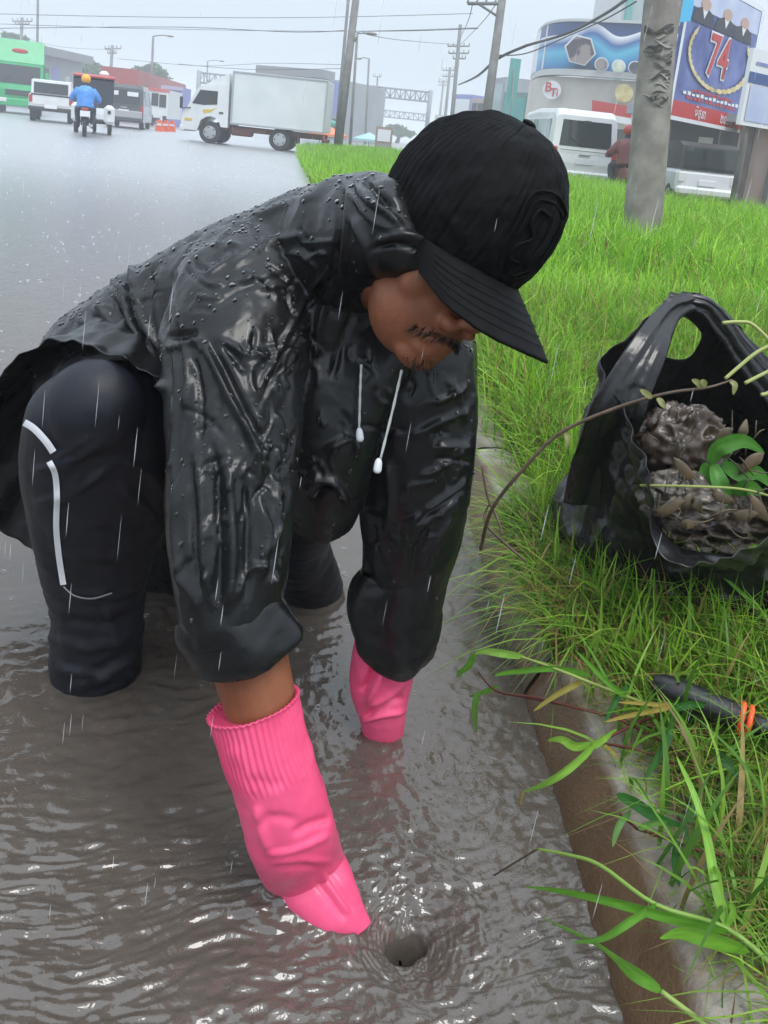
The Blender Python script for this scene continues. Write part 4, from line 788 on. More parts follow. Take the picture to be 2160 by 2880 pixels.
weed('grass_stalk', 'forked green grass blades hanging over the brown kerb face',
     [([(1900, 1990, .13), (1780, 2040, .15), (1668, 2096, .14)], [.0025, .0022, .002], RD)], [([(1672, 2092, .14), (1620, 2098, .14), (1580, 2080, .15), (1540, 2082, .14)], .0095, LG), ([(1670, 2100, .14), (1600, 2160, .13), (1530, 2205, .10), (1470, 2228, .06)], .0085, LG), ([(1665, 2100, .14), (1700, 2075, .15), (1735, 2052, .15)], .008, LG), ([(1700, 2095, .15), (1720, 2110, .14), (1740, 2135, .13)], .003, YL), ([(1472, 2226, .06), (1466, 2245, .03), (1465, 2265, .01)], .003, YL)], pz(1900, 1990, .1))
weed('grass_stalk', 'arched grass stalk reaching over the gap between kerb stones',
     [([(1900, 2010, .13), (1700, 1935, .17), (1560, 1880, .18), (1450, 1842, .17)], [.0026, .0024, .0022, .0018], (.28, .34, .09)), ([(1960, 2060, .12), (1700, 2010, .14), (1520, 1965, .13), (1400, 1945, .10), (1345, 1890, .10)], [.002, .002, .002, .0018, .0012], RD)],
     [([(1480, 1850, .17), (1420, 1838, .18), (1370, 1832, .18), (1335, 1838, .17)], .009, (.20, .38, .06)), ([(1335, 1838, .17), (1318, 1870, .14), (1295, 1890, .12), (1285, 1905, .10)], .008, GR), ([(1345, 1945, .10), (1335, 1990, .07), (1340, 2060, .02)], .008, (.10, .22, .04)), ([(1640, 1915, .17), (1570, 1950, .15), (1500, 2000, .12)], .007, (.30, .26, .06)), ([(1660, 1900, .17), (1560, 1880, .18), (1440, 1890, .16), (1390, 1900, .15)], .007, GR), ([(1760, 1960, .17), (1700, 1910, .19), (1620, 1830, .22)], .006, GR), ([(1400, 1930, .10), (1350, 1950, .08), (1320, 1960, .06)], .005, GR)], pz(1900, 2010, .1))
weed('creeping_weed', 'dark narrow-leaved weed on reddish runners below the tool handle',
     [([(1450, 1955, .11), (1700, 2010, .14), (1850, 2080, .14), (1960, 2150, .13), (2080, 2230, .12)], .0019, RD), ([(1690, 2090, .13), (1800, 2110, .14), (1900, 2150, .13)], .0019, RD), ([(1720, 2010, .14), (1900, 2060, .13), (2160, 2080, .13)], .0018, RD)],
     [([(1895, 1990, .17), (1880, 2060, .17), (1850, 2130, .15), (1808, 2198, .13)], .0105, DK), ([(1890, 1995, .17), (1940, 1980, .18), (2020, 1988, .17)], .009, DK), ([(1888, 1988, .17), (1800, 2005, .17), (1700, 2030, .16)], .006, YL), ([(1885, 1984, .17), (1820, 1978, .18), (1740, 1975, .18)], .005, YL), ([(1765, 1930, .17), (1730, 1970, .16), (1700, 2040, .14)], .008, DK), ([(1990, 2090, .14), (2040, 2140, .15), (2080, 2200, .14)], .010, (.05, .15, .04)), ([(2090, 2060, .15), (2085, 2090, .15), (2070, 2130, .14)], .007, DK)], pz(1960, 2150, .1))
weed('creeping_weed', 'dark arrow-leaved weed trailing down the kerb beside the largest stalk',
     [([(1790, 2330, .12), (1880, 2360, .13), (2000, 2400, .13), (2160, 2410, .12)], .0020, RD), ([(1745, 2290, .14), (1790, 2330, .12)], .0018, RD)],
     [([(1733, 2234, .15), (1790, 2260, .15), (1850, 2300, .15), (1922, 2322, .15)], .0115, (.04, .16, .03)), ([(1775, 2285, .14), (1745, 2310, .14), (1722, 2382, .12)], .008, (.12, .25, .07)), ([(1905, 2365, .14), (1900, 2420, .13), (1910, 2495, .11)], .0095, DK), ([(1955, 2235, .15), (1945, 2280, .15), (1915, 2320, .14)], .0105, DK), ([(1795, 2330, .14), (1850, 2312, .15), (1920, 2325, .14)], .006, (.12, .26, .06)), ([(1935, 2390, .13), (1930, 2350, .14), (1925, 2320, .15)], .005, DK)], pz(1960, 2380, .1))
sw_ = thing('grass_seedhead', 'pale forked grass seed head hanging at the right edge over the bag', 'weed', ad(2170, 950, 1.25))
for P in ([(2190, 985, 1.25), (2120, 915, 1.25), (2080, 905, 1.25), (2032, 908, 1.25)], [(2190, 960, 1.25), (2130, 990, 1.25), (2080, 1030, 1.25), (2040, 1065, 1.25)], [(2190, 1030, 1.25), (2140, 1055, 1.25), (2095, 1078, 1.25)], [(2190, 1080, 1.25), (2160, 1105, 1.25), (2140, 1110, 1.25)]):
    stem([ad(*p) for p in P], .0028, (.42, .46, .16), 'spike', sw_)
weed('grass_stalk', 'bent grass blades at the right edge below the bag',
     [([(2200, 1780, .14), (2165, 1680, .20), (2120, 1535, .28)], .0018, LG)], [([(2165, 1680, .2), (2135, 1560, .27), (2120, 1535, .28), (2060, 1580, .25)], .006, LG), ([(2010, 1690, .17), (1940, 1610, .2), (1900, 1640, .19), (1880, 1660, .18)], .008, (.2, .33, .1)), ([(2020, 1700, .17), (2070, 1620, .21), (2085, 1640, .2)], .007, GR), ([(2160, 1740, .17), (2100, 1680, .2), (2010, 1600, .24)], .006, GR)], pz(2160, 1740, .1))
rg = np.random.default_rng(21)                                            # broad blades among the short grass
bx_, by_ = rg.uniform(1640, 2200, 150), rg.uniform(1620, 2700, 150); ok_ = bx_ > 1560+.36*(by_-1700); pp = np.array([pz(a, b, .1) for a, b in zip(bx_[ok_], by_[ok_])]); n = len(pp)
me = blades('broad_grass', pp[:, 0], pp[:, 1], np.full(n, .09), .10+.12*rg.random(n), .005+.005*rg.random(n), np.abs(rg.normal(.8, .4, n)), gcol(n, .12, (.14, .30, .03), (.06, .16, .02), (.25, .42, .06)), 6)
tag(add('broad_grass', me, m_grass), 'broader grass blades scattered through the near verge', 'grass', kind='stuff')
# ================================================================== traffic and street behind
def P_(name, g, m, parent, smooth=False): return obj(name, g[0], g[1], m, parent, smooth, False)
m_wp = mat('white_paint', (.74, .75, .75), .3, c2=(.66, .67, .67), scale=2, coat=.3); m_glass = mat('dark_glass', (.015, .018, .02), .06, spec=.6)
m_pale = mat('pale_glass', (.32, .40, .40), .08); m_tyre = mat('tyre', (.018, .018, .018), .75); m_rim = mat('steel_rim', (.45, .46, .47), .35, metal=.6)
m_blk = mat('black_trim', (.02, .02, .021), .5); m_red = mat('red_lamp', (.42, .03, .02), .2); m_chas = mat('rusty_red_chassis', (.16, .03, .025), .6, c2=(.09, .03, .025), scale=5)
m_lamp = mat('lamp_glass', (.7, .7, .68), .1); m_plate = mat('number_plate', (.75, .76, .78), .4); m_yel = mat('yellow_decal', (.62, .45, .06), .4)
m_box = mat('box_panel_white', (.70, .73, .72), .38, c2=(.62, .65, .65), scale=1.2)
def wheel(parent, x, y, r, w=.2, face=1):
    wl_ = P_('wheel', join(tube([(x, y-w/2, r), (x, y-w/2+.03, r), (x, y+w/2-.03, r), (x, y+w/2, r)], [r*.93, r, r, r*.93], 24)), m_tyre, parent)
    yy = y+face*(w/2+.005); P_('rim', tube([(x, yy-face*.02, r), (x, yy, r), (x, yy+face*.012, r)], [r*.6, r*.58, r*.3], 18), m_rim, wl_)
    for k in range(5):
        a = k*2*math.pi/5; P_('rim_hole', cyl((x+r*.42*math.cos(a), yy-face*.01, r+r*.42*math.sin(a)), (x+r*.42*math.cos(a), yy+face*.008, r+r*.42*math.sin(a)), r*.09, 8), m_blk, wl_)
def px_loc(x, y, d): p = ad(x, y, d); return (p[0], p[1], 0)
# ---- white box truck crossing, seen from its left side
t = thing('box_truck', 'white box truck with red chassis crossing the flooded road', 'truck', px_loc(697, 414, 30.6), math.pi-.10)
cab = [(2.28, .42), (2.32, .62), (2.28, 1.02), (2.12, 1.22), (1.80, 1.86), (1.66, 1.98), (.62, 2.16), (.60, .62), (.86, .62), (.92, .80), (1.08, .93), (1.25, .97), (1.42, .93), (1.60, .80), (1.68, .55), (1.72, .42)]
P_('cab', prism(cab, -.85, .85), m_wp, t)
P_('deflector', prism([(1.75, 1.93), (1.2, 2.25), (.66, 2.52), (.64, 2.14)], -.78, .78), m_wp, t)
for s in (-1, 1): P_('side_window', prism([(1.94, 1.36), (1.66, 1.86), (1.02, 1.86), (1.02, 1.40), (1.50, 1.34)], s*.84, s*.862), m_glass, t)
P_('windscreen', prism([(2.13, 1.24), (1.82, 1.86), (1.80, 1.80), (2.10, 1.20)], -.76, .76), m_glass, t)
dh = P_('door', prism([(1.70, .62), (2.02, 1.20), (1.72, 1.92), (.72, 1.92), (.72, .66), (.85, .64), (.92, .82), (1.08, .96), (1.25, 1.0), (1.42, .96), (1.60, .83)], .84, .852), m_wp, t)
P_('handle', rb((.86, .865, 1.12), (.16, .03, .06), .01), m_blk, dh)
P_('decal', prism([(1.55, 1.18), (1.2, 1.22), (1.0, 1.30), (1.25, 1.10), (1.5, 1.04)], .853, .858), m_yel, dh)
P_('headlight', rb((2.27, .68, .72), (.1, .26, .18), .03), m_lamp, t); P_('headlight', rb((2.27, -.68, .72), (.1, .26, .18), .03), m_lamp, t)
P_('indicator', rb((2.05, .852, .78), (.28, .02, .10), .008), m_yel, t)
P_('bumper', rb((2.28, 0, .46), (.18, 1.74, .22), .04), m_wp, t); P_('mirror', rb((2.3, .98, 1.35), (.07, .2, .42), .03), m_blk, t); P_('mirror_arm', cyl((1.98, .84, 1.2), (2.3, .98, 1.15), .02), m_blk, t)
P_('cargo_box', rb((-1.22, 0, 1.70), (3.42, 1.86, 1.82), .03), m_box, t)
for z_ in (.80, 2.60): P_('box_rail', rb((-1.22, .94, z_), (3.44, .03, .07), .01), m_rim, t)
for x_ in (-2.91, .47): P_('box_post', rb((x_, .94, 1.7), (.07, .03, 1.78), .01), m_rim, t)
P_('chassis_rail', rb((-.6, .4, .62), (4.6, .1, .2), .02), m_chas, t); P_('chassis_rail', rb((-.6, -.4, .62), (4.6, .1, .2), .02), m_chas, t)
P_('fuel_tank', rb((.1, .62, .5), (.8, .3, .26), .06), m_chas, t); P_('side_guard', rb((-.2, .78, .62), (1.3, .05, .1), .02), m_chas, t); P_('mudguard', rb((-2.0, .7, .5), (.04, .4, .4), .01), m_chas, t)
P_('rear_bumper', rb((-2.9, 0, .5), (.1, 1.7, .14), .03), m_chas, t); P_('tail_lamp', rb((-2.9, .7, .62), (.06, .3, .12), .02), m_red, t)
for x_ in (1.25, -1.32):
    for s in (-1, 1): wheel(t, x_, s*.72, .395, .22, s)
# ---- white minibus parked on the right, rear towards us
def van(label, loc, rz, body, glass, W_, L_, Ht, nm='minibus', skip=()):
    t = thing(nm, label, 'van', loc, rz); b = L_/2; h = W_/2
    prof = [(-b, .32), (-b-.02, .75), (-b+.02, 1.0), (-b+.16, Ht-.18), (-b+.34, Ht-.02), (0, Ht+.02), (b-1.3, Ht-.06), (b-.95, Ht-.22), (b-.22, 1.12), (b-.02, .92), (b, .32)]
    n = len(prof); secs = []
    for y_, k in ((-h, .93), (-h+.05, .985), (-h+.16, 1), (h-.16, 1), (h-.05, .985), (h, .93)):
        secs.append([(x_*(.985 if abs(y_) > h-.1 else 1), y_*(1-.07*max(0, z_-.95)/(Ht-.95)), .32+(z_-.32)*k if z_ > Ht-.4 else z_) for x_, z_ in prof])
    R = np.array(secs); V = R.reshape(-1, 3); Q = [list(q) for q in grid_faces(6, n, True)]+[list(range(n))[::-1], list(range(5*n, 6*n))]
    P_('body', (V, Q), body, t)
    wz0, wz1 = Ht*.55, Ht*.86; sl = lambda z: -b+.02+(z-1.0)*.14/(Ht-1.18)
    rw = np.array([(sl(wz0)-.012, -h*.80, wz0), (sl(wz0)-.012, h*.80, wz0), (sl(wz1)-.012, h*.74, wz1), (sl(wz1)-.012, -h*.74, wz1)]); rw2 = rw+[.05, 0, 0]
    P_('rear_window', (np.concatenate([rw, rw2]), [[0, 3, 2, 1], [4, 5, 6, 7], [0, 1, 5, 4], [1, 2, 6, 5], [2, 3, 7, 6], [3, 0, 4, 7]]), m_glass, t)
    P_('wiper', cyl((sl(wz0)-.03, .05, wz0+.03), (sl(wz0+.2)-.03, .42, wz0+.22), .012, 6), m_blk, t)
    for s in (-1, 1):
        P_('tail_lamp', rb((-b+.03, s*h*.92, Ht*.44), (.10, .13, .40), .03), m_red, t)
        P_('side_glass_band', rb((-.3, s*(h*.965), (wz0+wz1)/2), (L_*.62, .03, (wz1-wz0)*1.02), .012), glass, t)
        for k in range(4): P_('window_pillar', rb((-.3-L_*.31+L_*.62*(k+.5)/4-.02, s*(h*.975), (wz0+wz1)/2), (.05, .04, (wz1-wz0)*1.06), .01), body, t)
        for x_ in (-b+.85, b-.85): wheel(t, x_, s*(h-.13), .33, .2, s)
    P_('number_plate', rb((-b-.03, 0, .80), (.02, .46, .15), .005), m_plate, t); P_('rear_bumper', rb((-b-.03, 0, .44), (.14, W_*.98, .22), .05), body, t)
    P_('tailgate_seam', rb((-b-.012, 0, wz0-.1), (.012, W_*.78, .015), .004), m_blk, t); P_('handle', rb((-b-.02, 0, .97), (.03, .3, .05), .01), m_rim, t)
    P_('high_brake_lamp', rb((sl(wz1)-.03, 0, wz1-.03), (.03, .18, .09), .01), m_blk, t); return t
van('white minibus with rear towards us beside the concrete pole', tuple(np.array(px_loc(1628, 540, 21.3))+[-.07, 2.4, 0]), math.pi/2+.03, m_wp, m_pale, 1.72, 4.8, 2.12)
m_gm = mat('dark_grey_paint', (.05, .052, .055), .25, coat=.5)
v2 = van('dark grey minibus with rear towards us in the traffic', px_loc(362, 366, 41), 1.72, m_gm, m_pale, 1.78, 4.8, 2.05)
P_('lower_panel', rb((-2.43, 0, .62), (.08, 1.7, .42), .03), mat('silver_panel', (.4, .4, .41), .3, metal=.3), v2)
for k in (0, 1): P_('window_sticker', rb((-2.36+.02, -.38+.8*k, 1.60), (.02, .5-.2*k, .2), .005), m_plate, v2)
# ---- white pick-up with covered bed
t = thing('pickup', 'white pick-up with a covered load bed beside the green truck', 'pick-up', px_loc(150, 348, 37.5), 1.86)
P_('body', rb((0, 0, .86), (4.9, 1.78, .66), .1), m_wp, t); P_('canopy', prism([(-2.4, 1.15), (-2.3, 1.72), (-.9, 1.80), (.9, 1.74), (1.5, 1.15)], -.78, .78), m_wp, t)
P_('rear_window', prism([(-2.43, 1.20), (-2.34, 1.64), (-2.31, 1.64), (-2.4, 1.20)], -.68, .68), m_glass, t); P_('tailgate', rb((-2.44, 0, .92), (.06, 1.5, .44), .03), m_wp, t); P_('tailgate_stripe', rb((-2.47, 0, 1.13), (.05, 1.6, .06), .01), m_blk, t)
P_('rear_bumper', rb((-2.46, 0, .55), (.2, 1.76, .18), .04), m_blk, t); P_('number_plate', rb((-2.58, 0, .66), (.02, .5, .16), .005), m_plate, t)
for s in (-1, 1):
    P_('tail_lamp', rb((-2.45, s*.80, .95), (.08, .14, .3), .02), m_red, t)
    for x_ in (-1.55, 1.6): wheel(t, x_, s*.76, .36, .22, s)
# ---- three wheeler with dark canopy, seen from behind
m_tk = mat('navy_canopy', (.02, .024, .045), .5); m_pk = mat('pink_red_roof', (.55, .12, .12), .5)
t = thing('three_wheeler', 'three-wheeled taxi with dark canopy, pinkish roof and white rear panels', 'tuk-tuk', px_loc(263, 381, 28.0), 1.84)
P_('canopy', prism([(-1.2, .85), (-1.15, 1.72), (-.9, 1.80), (.7, 1.80), (1.0, .95)], -.62, .62), m_tk, t); P_('roof', rb((-.2, 0, 1.84), (2.0, 1.3, .1), .05), m_pk, t); P_('roof_ornament', rb((-.9, -.3, 1.95), (.2, .3, .2), .08), m_plate, t)
for s in (-1, 1):
    P_('rear_panel', rb((-1.0, s*.50, .66), (.9, .34, .62), .1), m_wp, t); wheel(t, -1.0, s*.52, .25, .13, s); P_('tail_lamp', rb((-1.47, s*.5, .75), (.04, .1, .1), .01), m_blk, t)
P_('floor', rb((0, 0, .4), (2.2, .9, .12), .03), m_blk, t); wheel(t, 1.2, 0, .25, .12, 1)
# ---- motorcycle and rider
t = thing('motorcycle', 'dark motorcycle ridden by the person in blue', 'motorcycle', px_loc(238, 387, 24.6), 1.86)
wheel(t, -.62, 0, .29, .11, 1); wheel(t, .62, 0, .29, .09, 1)
P_('frame', prism([(-.75, .55), (-.5, .78), (.1, .74), (.45, .62), (.3, .35), (-.4, .32)], -.11, .11), mat('navy_fairing', (.02, .03, .07), .3), t)
P_('seat', rb((-.2, 0, .80), (.75, .26, .1), .04), m_blk, t); P_('number_plate', rb((-.86, 0, .66), (.02, .26, .16), .005), m_plate, t); P_('tail_lamp', rb((-.8, 0, .78), (.05, .2, .07), .02), m_red, t)
P_('handlebar', cyl((.5, -.34, 1.02), (.5, .34, 1.02), .018, 8), m_blk, t); P_('fork', cyl((.62, 0, .3), (.48, 0, 1.02), .03, 8), m_blk, t); P_('exhaust', cyl((-.75, -.18, .34), (.1, -.16, .3), .05, 10), m_rim, t); P_('mudguard', rb((-.66, 0, .58), (.3, .14, .06), .02), m_blk, t)
m_blue = mat('blue_rain_jacket', (.05, .22, .62), .35, c2=(.08, .30, .72), scale=8, bump=.01, bscale=9); m_hel = mat('orange_helmet', (.85, .38, .03), .25); m_jean = mat('dark_jeans', (.02, .025, .05), .7)
def rider(label, mc_loc, rz, jm, hm, emblem=True):
    r = thing('person', label, 'person', mc_loc, rz)
    bd = join(tube([(-.22, 0, .86), (-.18, 0, 1.05), (-.12, 0, 1.25), (-.06, 0, 1.40)], [.19, .21, .24, .17], 18, 3), tube([(-.05, 0, 1.38), (-.02, 0, 1.62)], [.1, .075], 12), ellipsoid((0, 0, 1.62), (.1, .085, .13)), *[tube([(-.08, s*.17, 1.34), (-.02, s*.34, 1.10), (.3, s*.31, 1.04), (.48, s*.30, 1.03)], [.09, .08, .06, .045], 12, 3) for s in (-1, 1)],
              *[tube([(-.2, s*.1, .86), (.22, s*.22, .78), (.05, s*.2, .36), (.12, s*.2, .26)], [.11, .095, .07, .05], 12, 3) for s in (-1, 1)])
    me = remesh(bd[0], bd[1], .022, 3); me.name = 'body'; add('body', me, m_jean, r, False)
    jk = join(tube([(-.23, 0, .82), (-.19, 0, 1.05), (-.12, 0, 1.25), (-.06, 0, 1.42)], [.25, .245, .265, .17], 18, 3), *[tube([(-.08, s*.17, 1.36), (-.02, s*.36, 1.10), (.3, s*.32, 1.04), (.42, s*.31, 1.035)], [.11, .10, .075, .06], 12, 3) for s in (-1, 1)])
    me = remesh(jk[0], jk[1], .02, 3); me.name = 'jacket'; add('jacket', me, jm, r, False)
    P_('helmet', ellipsoid((0, 0, 1.66), (.155, .135, .145), 22, 16), hm, r, True)
    if emblem: P_('jacket_mark', rb((-.385, 0, 1.22), (.01, .14, .05), .003), m_tk, r)
    return r
rider('motorcyclist in blue jacket and orange helmet seen from behind', px_loc(238, 387, 24.6), 1.86, m_blue, m_hel)
m_maroon = mat('maroon_jacket', (.16, .03, .03), .5); m_rh = mat('red_helmet', (.45, .05, .05), .3)
rider('person in maroon jacket and red helmet between the white minibus and concrete pole', tuple(np.array(px_loc(1738, 560, 20.0))+[0, 0, 0]), math.pi/2, m_maroon, m_rh, False)
t = thing('motorcycle', 'motorcycle mostly hidden in grass between the white minibus and concrete pole', 'motorcycle', px_loc(1738, 560, 20.0), math.pi/2)
wheel(t, -.62, 0, .29, .11, 1); wheel(t, .62, 0, .29, .09, 1); P_('frame', prism([(-.75, .55), (-.5, .78), (.1, .74), (.45, .62), (.3, .35), (-.4, .32)], -.13, .13), m_maroon, t); P_('tail_lamp', rb((-.8, 0, .72), (.06, .3, .12), .02), m_red, t); P_('number_plate', rb((-.84, 0, .58), (.02, .24, .16), .005), m_plate, t)
# ---- green truck at the left edge, facing us
m_gn = mat('green_paint', (.012, .34, .11), .35, c2=(.018, .40, .15), scale=2); m_gd = mat('dark_green_side', (.02, .16, .07), .45)
t = thing('green_truck', 'tall bright green truck facing us at the left edge', 'truck', px_loc(56, 322, 47.0), -1.22)
P_('cargo_box', rb((-2.6, 0, 2.5), (5.6, 2.55, 3.1), .1), m_gd, t); P_('cab', prism([(2.0, .5), (2.05, 1.3), (1.95, 1.6), (1.7, 2.75), (.2, 2.85), (.2, .5)], -1.2, 1.2), m_gn, t)
P_('wind_deflector', prism([(1.6, 2.78), (.9, 3.95), (.25, 4.05), (.25, 2.8)], -1.24, 1.24), m_gn, t); P_('windscreen', prism([(1.97, 1.62), (1.74, 2.62), (1.70, 2.62), (1.93, 1.62)], -1.05, 1.05), m_glass, t)
P_('driver_shirt', rb((1.4, -.35, 1.85), (.2, .4, .4), .1), m_plate, t); P_('roof_emblem', ellipsoid((1.28, 0, 3.4), (.05, .42, .14)), m_red, t); P_('bumper', rb((2.08, 0, .62), (.2, 2.4, .42), .06), m_gn, t); P_('grille', rb((2.07, 0, 1.15), (.06, 1.4, .3), .02), m_blk, t)
for s in (-1, 1):
    P_('headlight', rb((2.18, s*.85, .72), (.06, .42, .22), .04), m_lamp, t); P_('wiper', cyl((1.99, s*.5-.3, 1.62), (1.86, s*.5+.1, 2.1), .02, 6), m_blk, t); P_('mirror', rb((1.95, s*1.38, 2.1), (.1, .2, .5), .04), m_gn, t)
    for x_ in (1.1, -3.8): wheel(t, x_, s*1.0, .48, .3, s)
# ---- red container trailer, blue kiosk, white truck, barriers
def slab(name, label, cat, a, b, z0, z1, depth_, m, group=None, kids=()):           # upright block from ground point a to b, going back by depth_
    a, b = np.array(a[:2]), np.array(b[:2]); u_ = (b-a)/np.linalg.norm(b-a); n_ = np.array([-u_[1], u_[0]]); n_ = n_ if n_[1] > 0 else -n_
    q = [a, b, b+n_*depth_, a+n_*depth_]; V = [(*p, z0) for p in q]+[(*p, z1) for p in q]
    t = thing(name, label, cat, (*((a+b)/2), 0), 0, group)
    obj('wall', V, [[0, 1, 5, 4], [1, 2, 6, 5], [2, 3, 7, 6], [3, 0, 4, 7], [4, 5, 6, 7], [0, 3, 2, 1]], m, t, False)
    def onface(u0, u1, za, zb, m2, nm, off=.03, th_=.06):
        p0, p1 = a+(b-a)*u0-n_*off, a+(b-a)*u1-n_*off; r0, r1 = p0+n_*th_, p1+n_*th_
        V = [(*p0, za), (*p1, za), (*p1, zb), (*p0, zb), (*r0, za), (*r1, za), (*r1, zb), (*r0, zb)]
        return obj(nm, V, [[0, 1, 2, 3], [4, 7, 6, 5], [0, 4, 5, 1], [1, 5, 6, 2], [2, 6, 7, 3], [3, 7, 4, 0]], m2, t, False)
    return t, onface
m_cr = mat('red_container', (.42, .07, .06), .5, c2=(.34, .06, .05), scale=.6); m_pu = mat('blue_violet_sheet', (.20, .22, .50), .5)
ra, rb_ = ad(280, 330, 55)[:2], ad(442, 340, 74)[:2]
t, onf = slab('container_trailer', 'long red container trailer behind the dark grey minibus', 'trailer', ra, rb_, 1.2, 3.5, 2.4, m_cr)
for k in range(12): onf(k/12+.012, k/12+.05, 1.3, 3.4, m_cr, 'rib', .06, .08)
for k in (.15, .3, .75, .88): p = ra+(rb_-ra)*k; obj('wheel', *tube([(p[0], p[1], .5), (p[0]+.1, p[1]+.28, .5)], .5, 16), m_tyre, t)
t, onf = slab('kiosk', 'blue violet sheet-walled kiosk between the traffic and the white truck', 'kiosk', ad(458, 350, 58), ad(505, 350, 58), 0, 2.75, 3, m_pu); onf(-.1, 1.1, 2.5, 2.75, mat('kiosk_roof', (.45, .42, .55), .6), 'roof', .5, .6)
t, onf = slab('white_lorry', 'small white lorry half hidden behind the dark grey minibus', 'truck', ad(415, 350, 50), ad(470, 350, 50), .55, 2.25, 3.5, m_wp); onf(.15, .5, 1.25, 2.0, m_glass, 'windscreen'); onf(.55, .9, 1.2, 1.95, m_blk, 'opening'); onf(-.05, 1.05, 2.1, 2.3, m_pk, 'roof_edge'); onf(.05, .25, .05, .7, m_tyre, 'wheel', .02, .3); onf(.75, .95, .05, .7, m_tyre, 'wheel', .02, .3)
for k, (x_, lb) in enumerate(((448, 'leftmost orange and white road barrier left of the white box truck'), (466, 'middle orange and white road barrier left of the white box truck'), (484, 'rightmost orange and white road barrier left of the white box truck'))):
    c0 = px_loc(x_, 360, 40+k); t = thing('traffic_barrier', lb, 'barrier', c0, 0, 'orange barriers'); P_('base', prism([(-.18, 0), (-.14, .3), (-.08, .55), (.08, .55), (.14, .3), (.18, 0)], -.1, .1), m_org, t); P_('band', rb((0, -.11, .32), (.24, .02, .1), .005), m_plate, t)
# ---- near concrete pole with stripped ties
m_con = mat('pole_concrete', (.15, .135, .115), .7, c2=(.25, .23, .20), scale=5, bump=.006, bscale=40)
pb_ = ad(1806, 640, 7.6); pt_ = ad(1890, -330, 7.75); ax_ = nrm(np.array([pt_[0]-pb_[0], pt_[1]-pb_[1], pt_[2]-pb_[2]])); base = pb_-ax_*(pb_[2]-.0)/ax_[2]
t = thing('concrete_pole', 'thick weathered concrete pole standing in the grass', 'pole', base)
n_ = 60; L = np.linspace(0, 6.5, n_); Pp = base+ax_*L[:, None]; rr_ = .178-.012*L/2
V, Q = tube(Pp, rr_, 28); V = V+(fbm(V*np.array([6, 6, 4]))*.010)[:, None]*np.array([1, .6, 0]); obj('shaft', V, Q, m_con, t)
m_scar = mat('blackened_tape', (.02, .018, .016), .7)
rg = np.random.default_rng(14)
for i in range(34):                                                       # torn tape and poster scraps stuck round the pole
    yv = rg.choice([rg.uniform(70, 190), rg.uniform(190, 300)], p=[.65, .35]); xv = rg.uniform(1812, 1918); Lp = rg.uniform(14, 42); a = rg.uniform(-.5, .35); w2 = rg.uniform(2, 8); sg = []
    for s in np.linspace(-1, 1, 9):
        for e_ in (-1, 1):
            xc_ = 1806+(640-yv)*.0866; x_ = min(max(xv+Lp*s*math.cos(a), xc_-42), xc_+42); y_ = yv+Lp*s*math.sin(a)+5*math.sin(s*3+i)+e_*w2*(1.05-abs(s))*(.6+.6*rg.random())
            d_ray = nrm(ray(x_, y_)); w0 = CAM-base; q0 = w0-ax_*(w0@ax_); q1 = d_ray-ax_*(d_ray@ax_); A_, B_, C_ = q1@q1, 2*q0@q1, q0@q0-.170**2; D_ = max(B_*B_-4*A_*C_, 0)
            sg.append(CAM+d_ray*((-B_-math.sqrt(D_))/(2*A_)-.010-.012*rg.random()*(e_ > 0)))
    obj('torn_tape', np.array(sg), [[2*k, 2*k+1, 2*k+3, 2*k+2] for k in range(8)], m_scar if rg.random() < .75 else m_con, t)
# ---- utility poles
m_pol = mat('old_pole', (.13, .125, .12), .8, c2=(.19, .185, .18), scale=3)
def pole(label, x0, y0, x1, y1, d, r, arms=(), name='utility_pole', lamp=None, group='poles along the road'):
    a = ad(x0, y0, d); b = ad(x1, y1, d); u_ = b-a; base = a+u_*((0-a[2])/u_[2]); t = thing(name, label, 'pole', base, 0, group)
    V, Q = tube([base, b], [r*1.15, r*.9], 10); obj('shaft', V, Q, m_pol, t)
    for yy, hl, hr in arms:
        k = (yy-y0)/(y1-y0); c = a+u_*k; px_ = d/F; V, Q = tube([c-RT*hl*px_, c+RT*hr*px_], r*.42, 6); ca = obj('crossarm', V, Q, m_pol, t)
        for e in np.linspace(-hl, hr, 5):
            if abs(e) > 2: V, Q = tube([c+RT*e*px_, c+RT*e*px_+np.array([0, 0, 9*px_])], r*.28, 6); obj('insulator', V, Q, m_con, ca)
        if hl > 40: V, Q = tube([c-RT*hl*.7*px_, c-u_/np.linalg.norm(u_)*40*px_], r*.3, 6); obj('brace', V, Q, m_pol, t)
    if lamp:
        V, Q = tube([b, b+RT*lamp*d/F*.5+UP*3*d/F, b+RT*lamp*d/F], r*.5, 6); obj('lamp_arm', V, Q, m_pol, t); e = b+RT*lamp*d/F; V, Q = ellipsoid(e, (.3, .2, .08)); obj('lamp_head', V, Q, m_con, t)
    return t
pole('dark wooden utility pole at the far tip of the grass', 952, 400, 1008, -60, 31, .15, [(113, 8, 14)])
pole('slender lamp post just left of the dark utility pole', 945, 390, 985, -60, 38, .075)
pole('slender lamp post just right of the dark utility pole', 985, 395, 1005, 95, 42, .07, [], 'lamp_post', 40)
pole('tall grey utility pole with a wide crossarm above the man\'s cap', 1366, 340, 1416, -30, 26, .14, [(10, 95, 8)])
pole('far utility pole with three crossarms in the sky beyond the cap', 1275, 290, 1295, 70, 62, .15, [(130, 30, 30), (150, 26, 30), (165, 12, 22)])
pole('farther utility pole left of the three-armed one', 1255, 300, 1266, 190, 90, .16, [(198, 20, 20), (215, 18, 18)])
pole('tiny utility pole at the far end of the road', 1240, 300, 1248, 225, 130, .18, [(230, 14, 14), (240, 12, 12)])
pole('street lamp with one arm behind the truss over the road', 1030, 330, 1038, 165, 70, .09, [], 'lamp_post', -30)
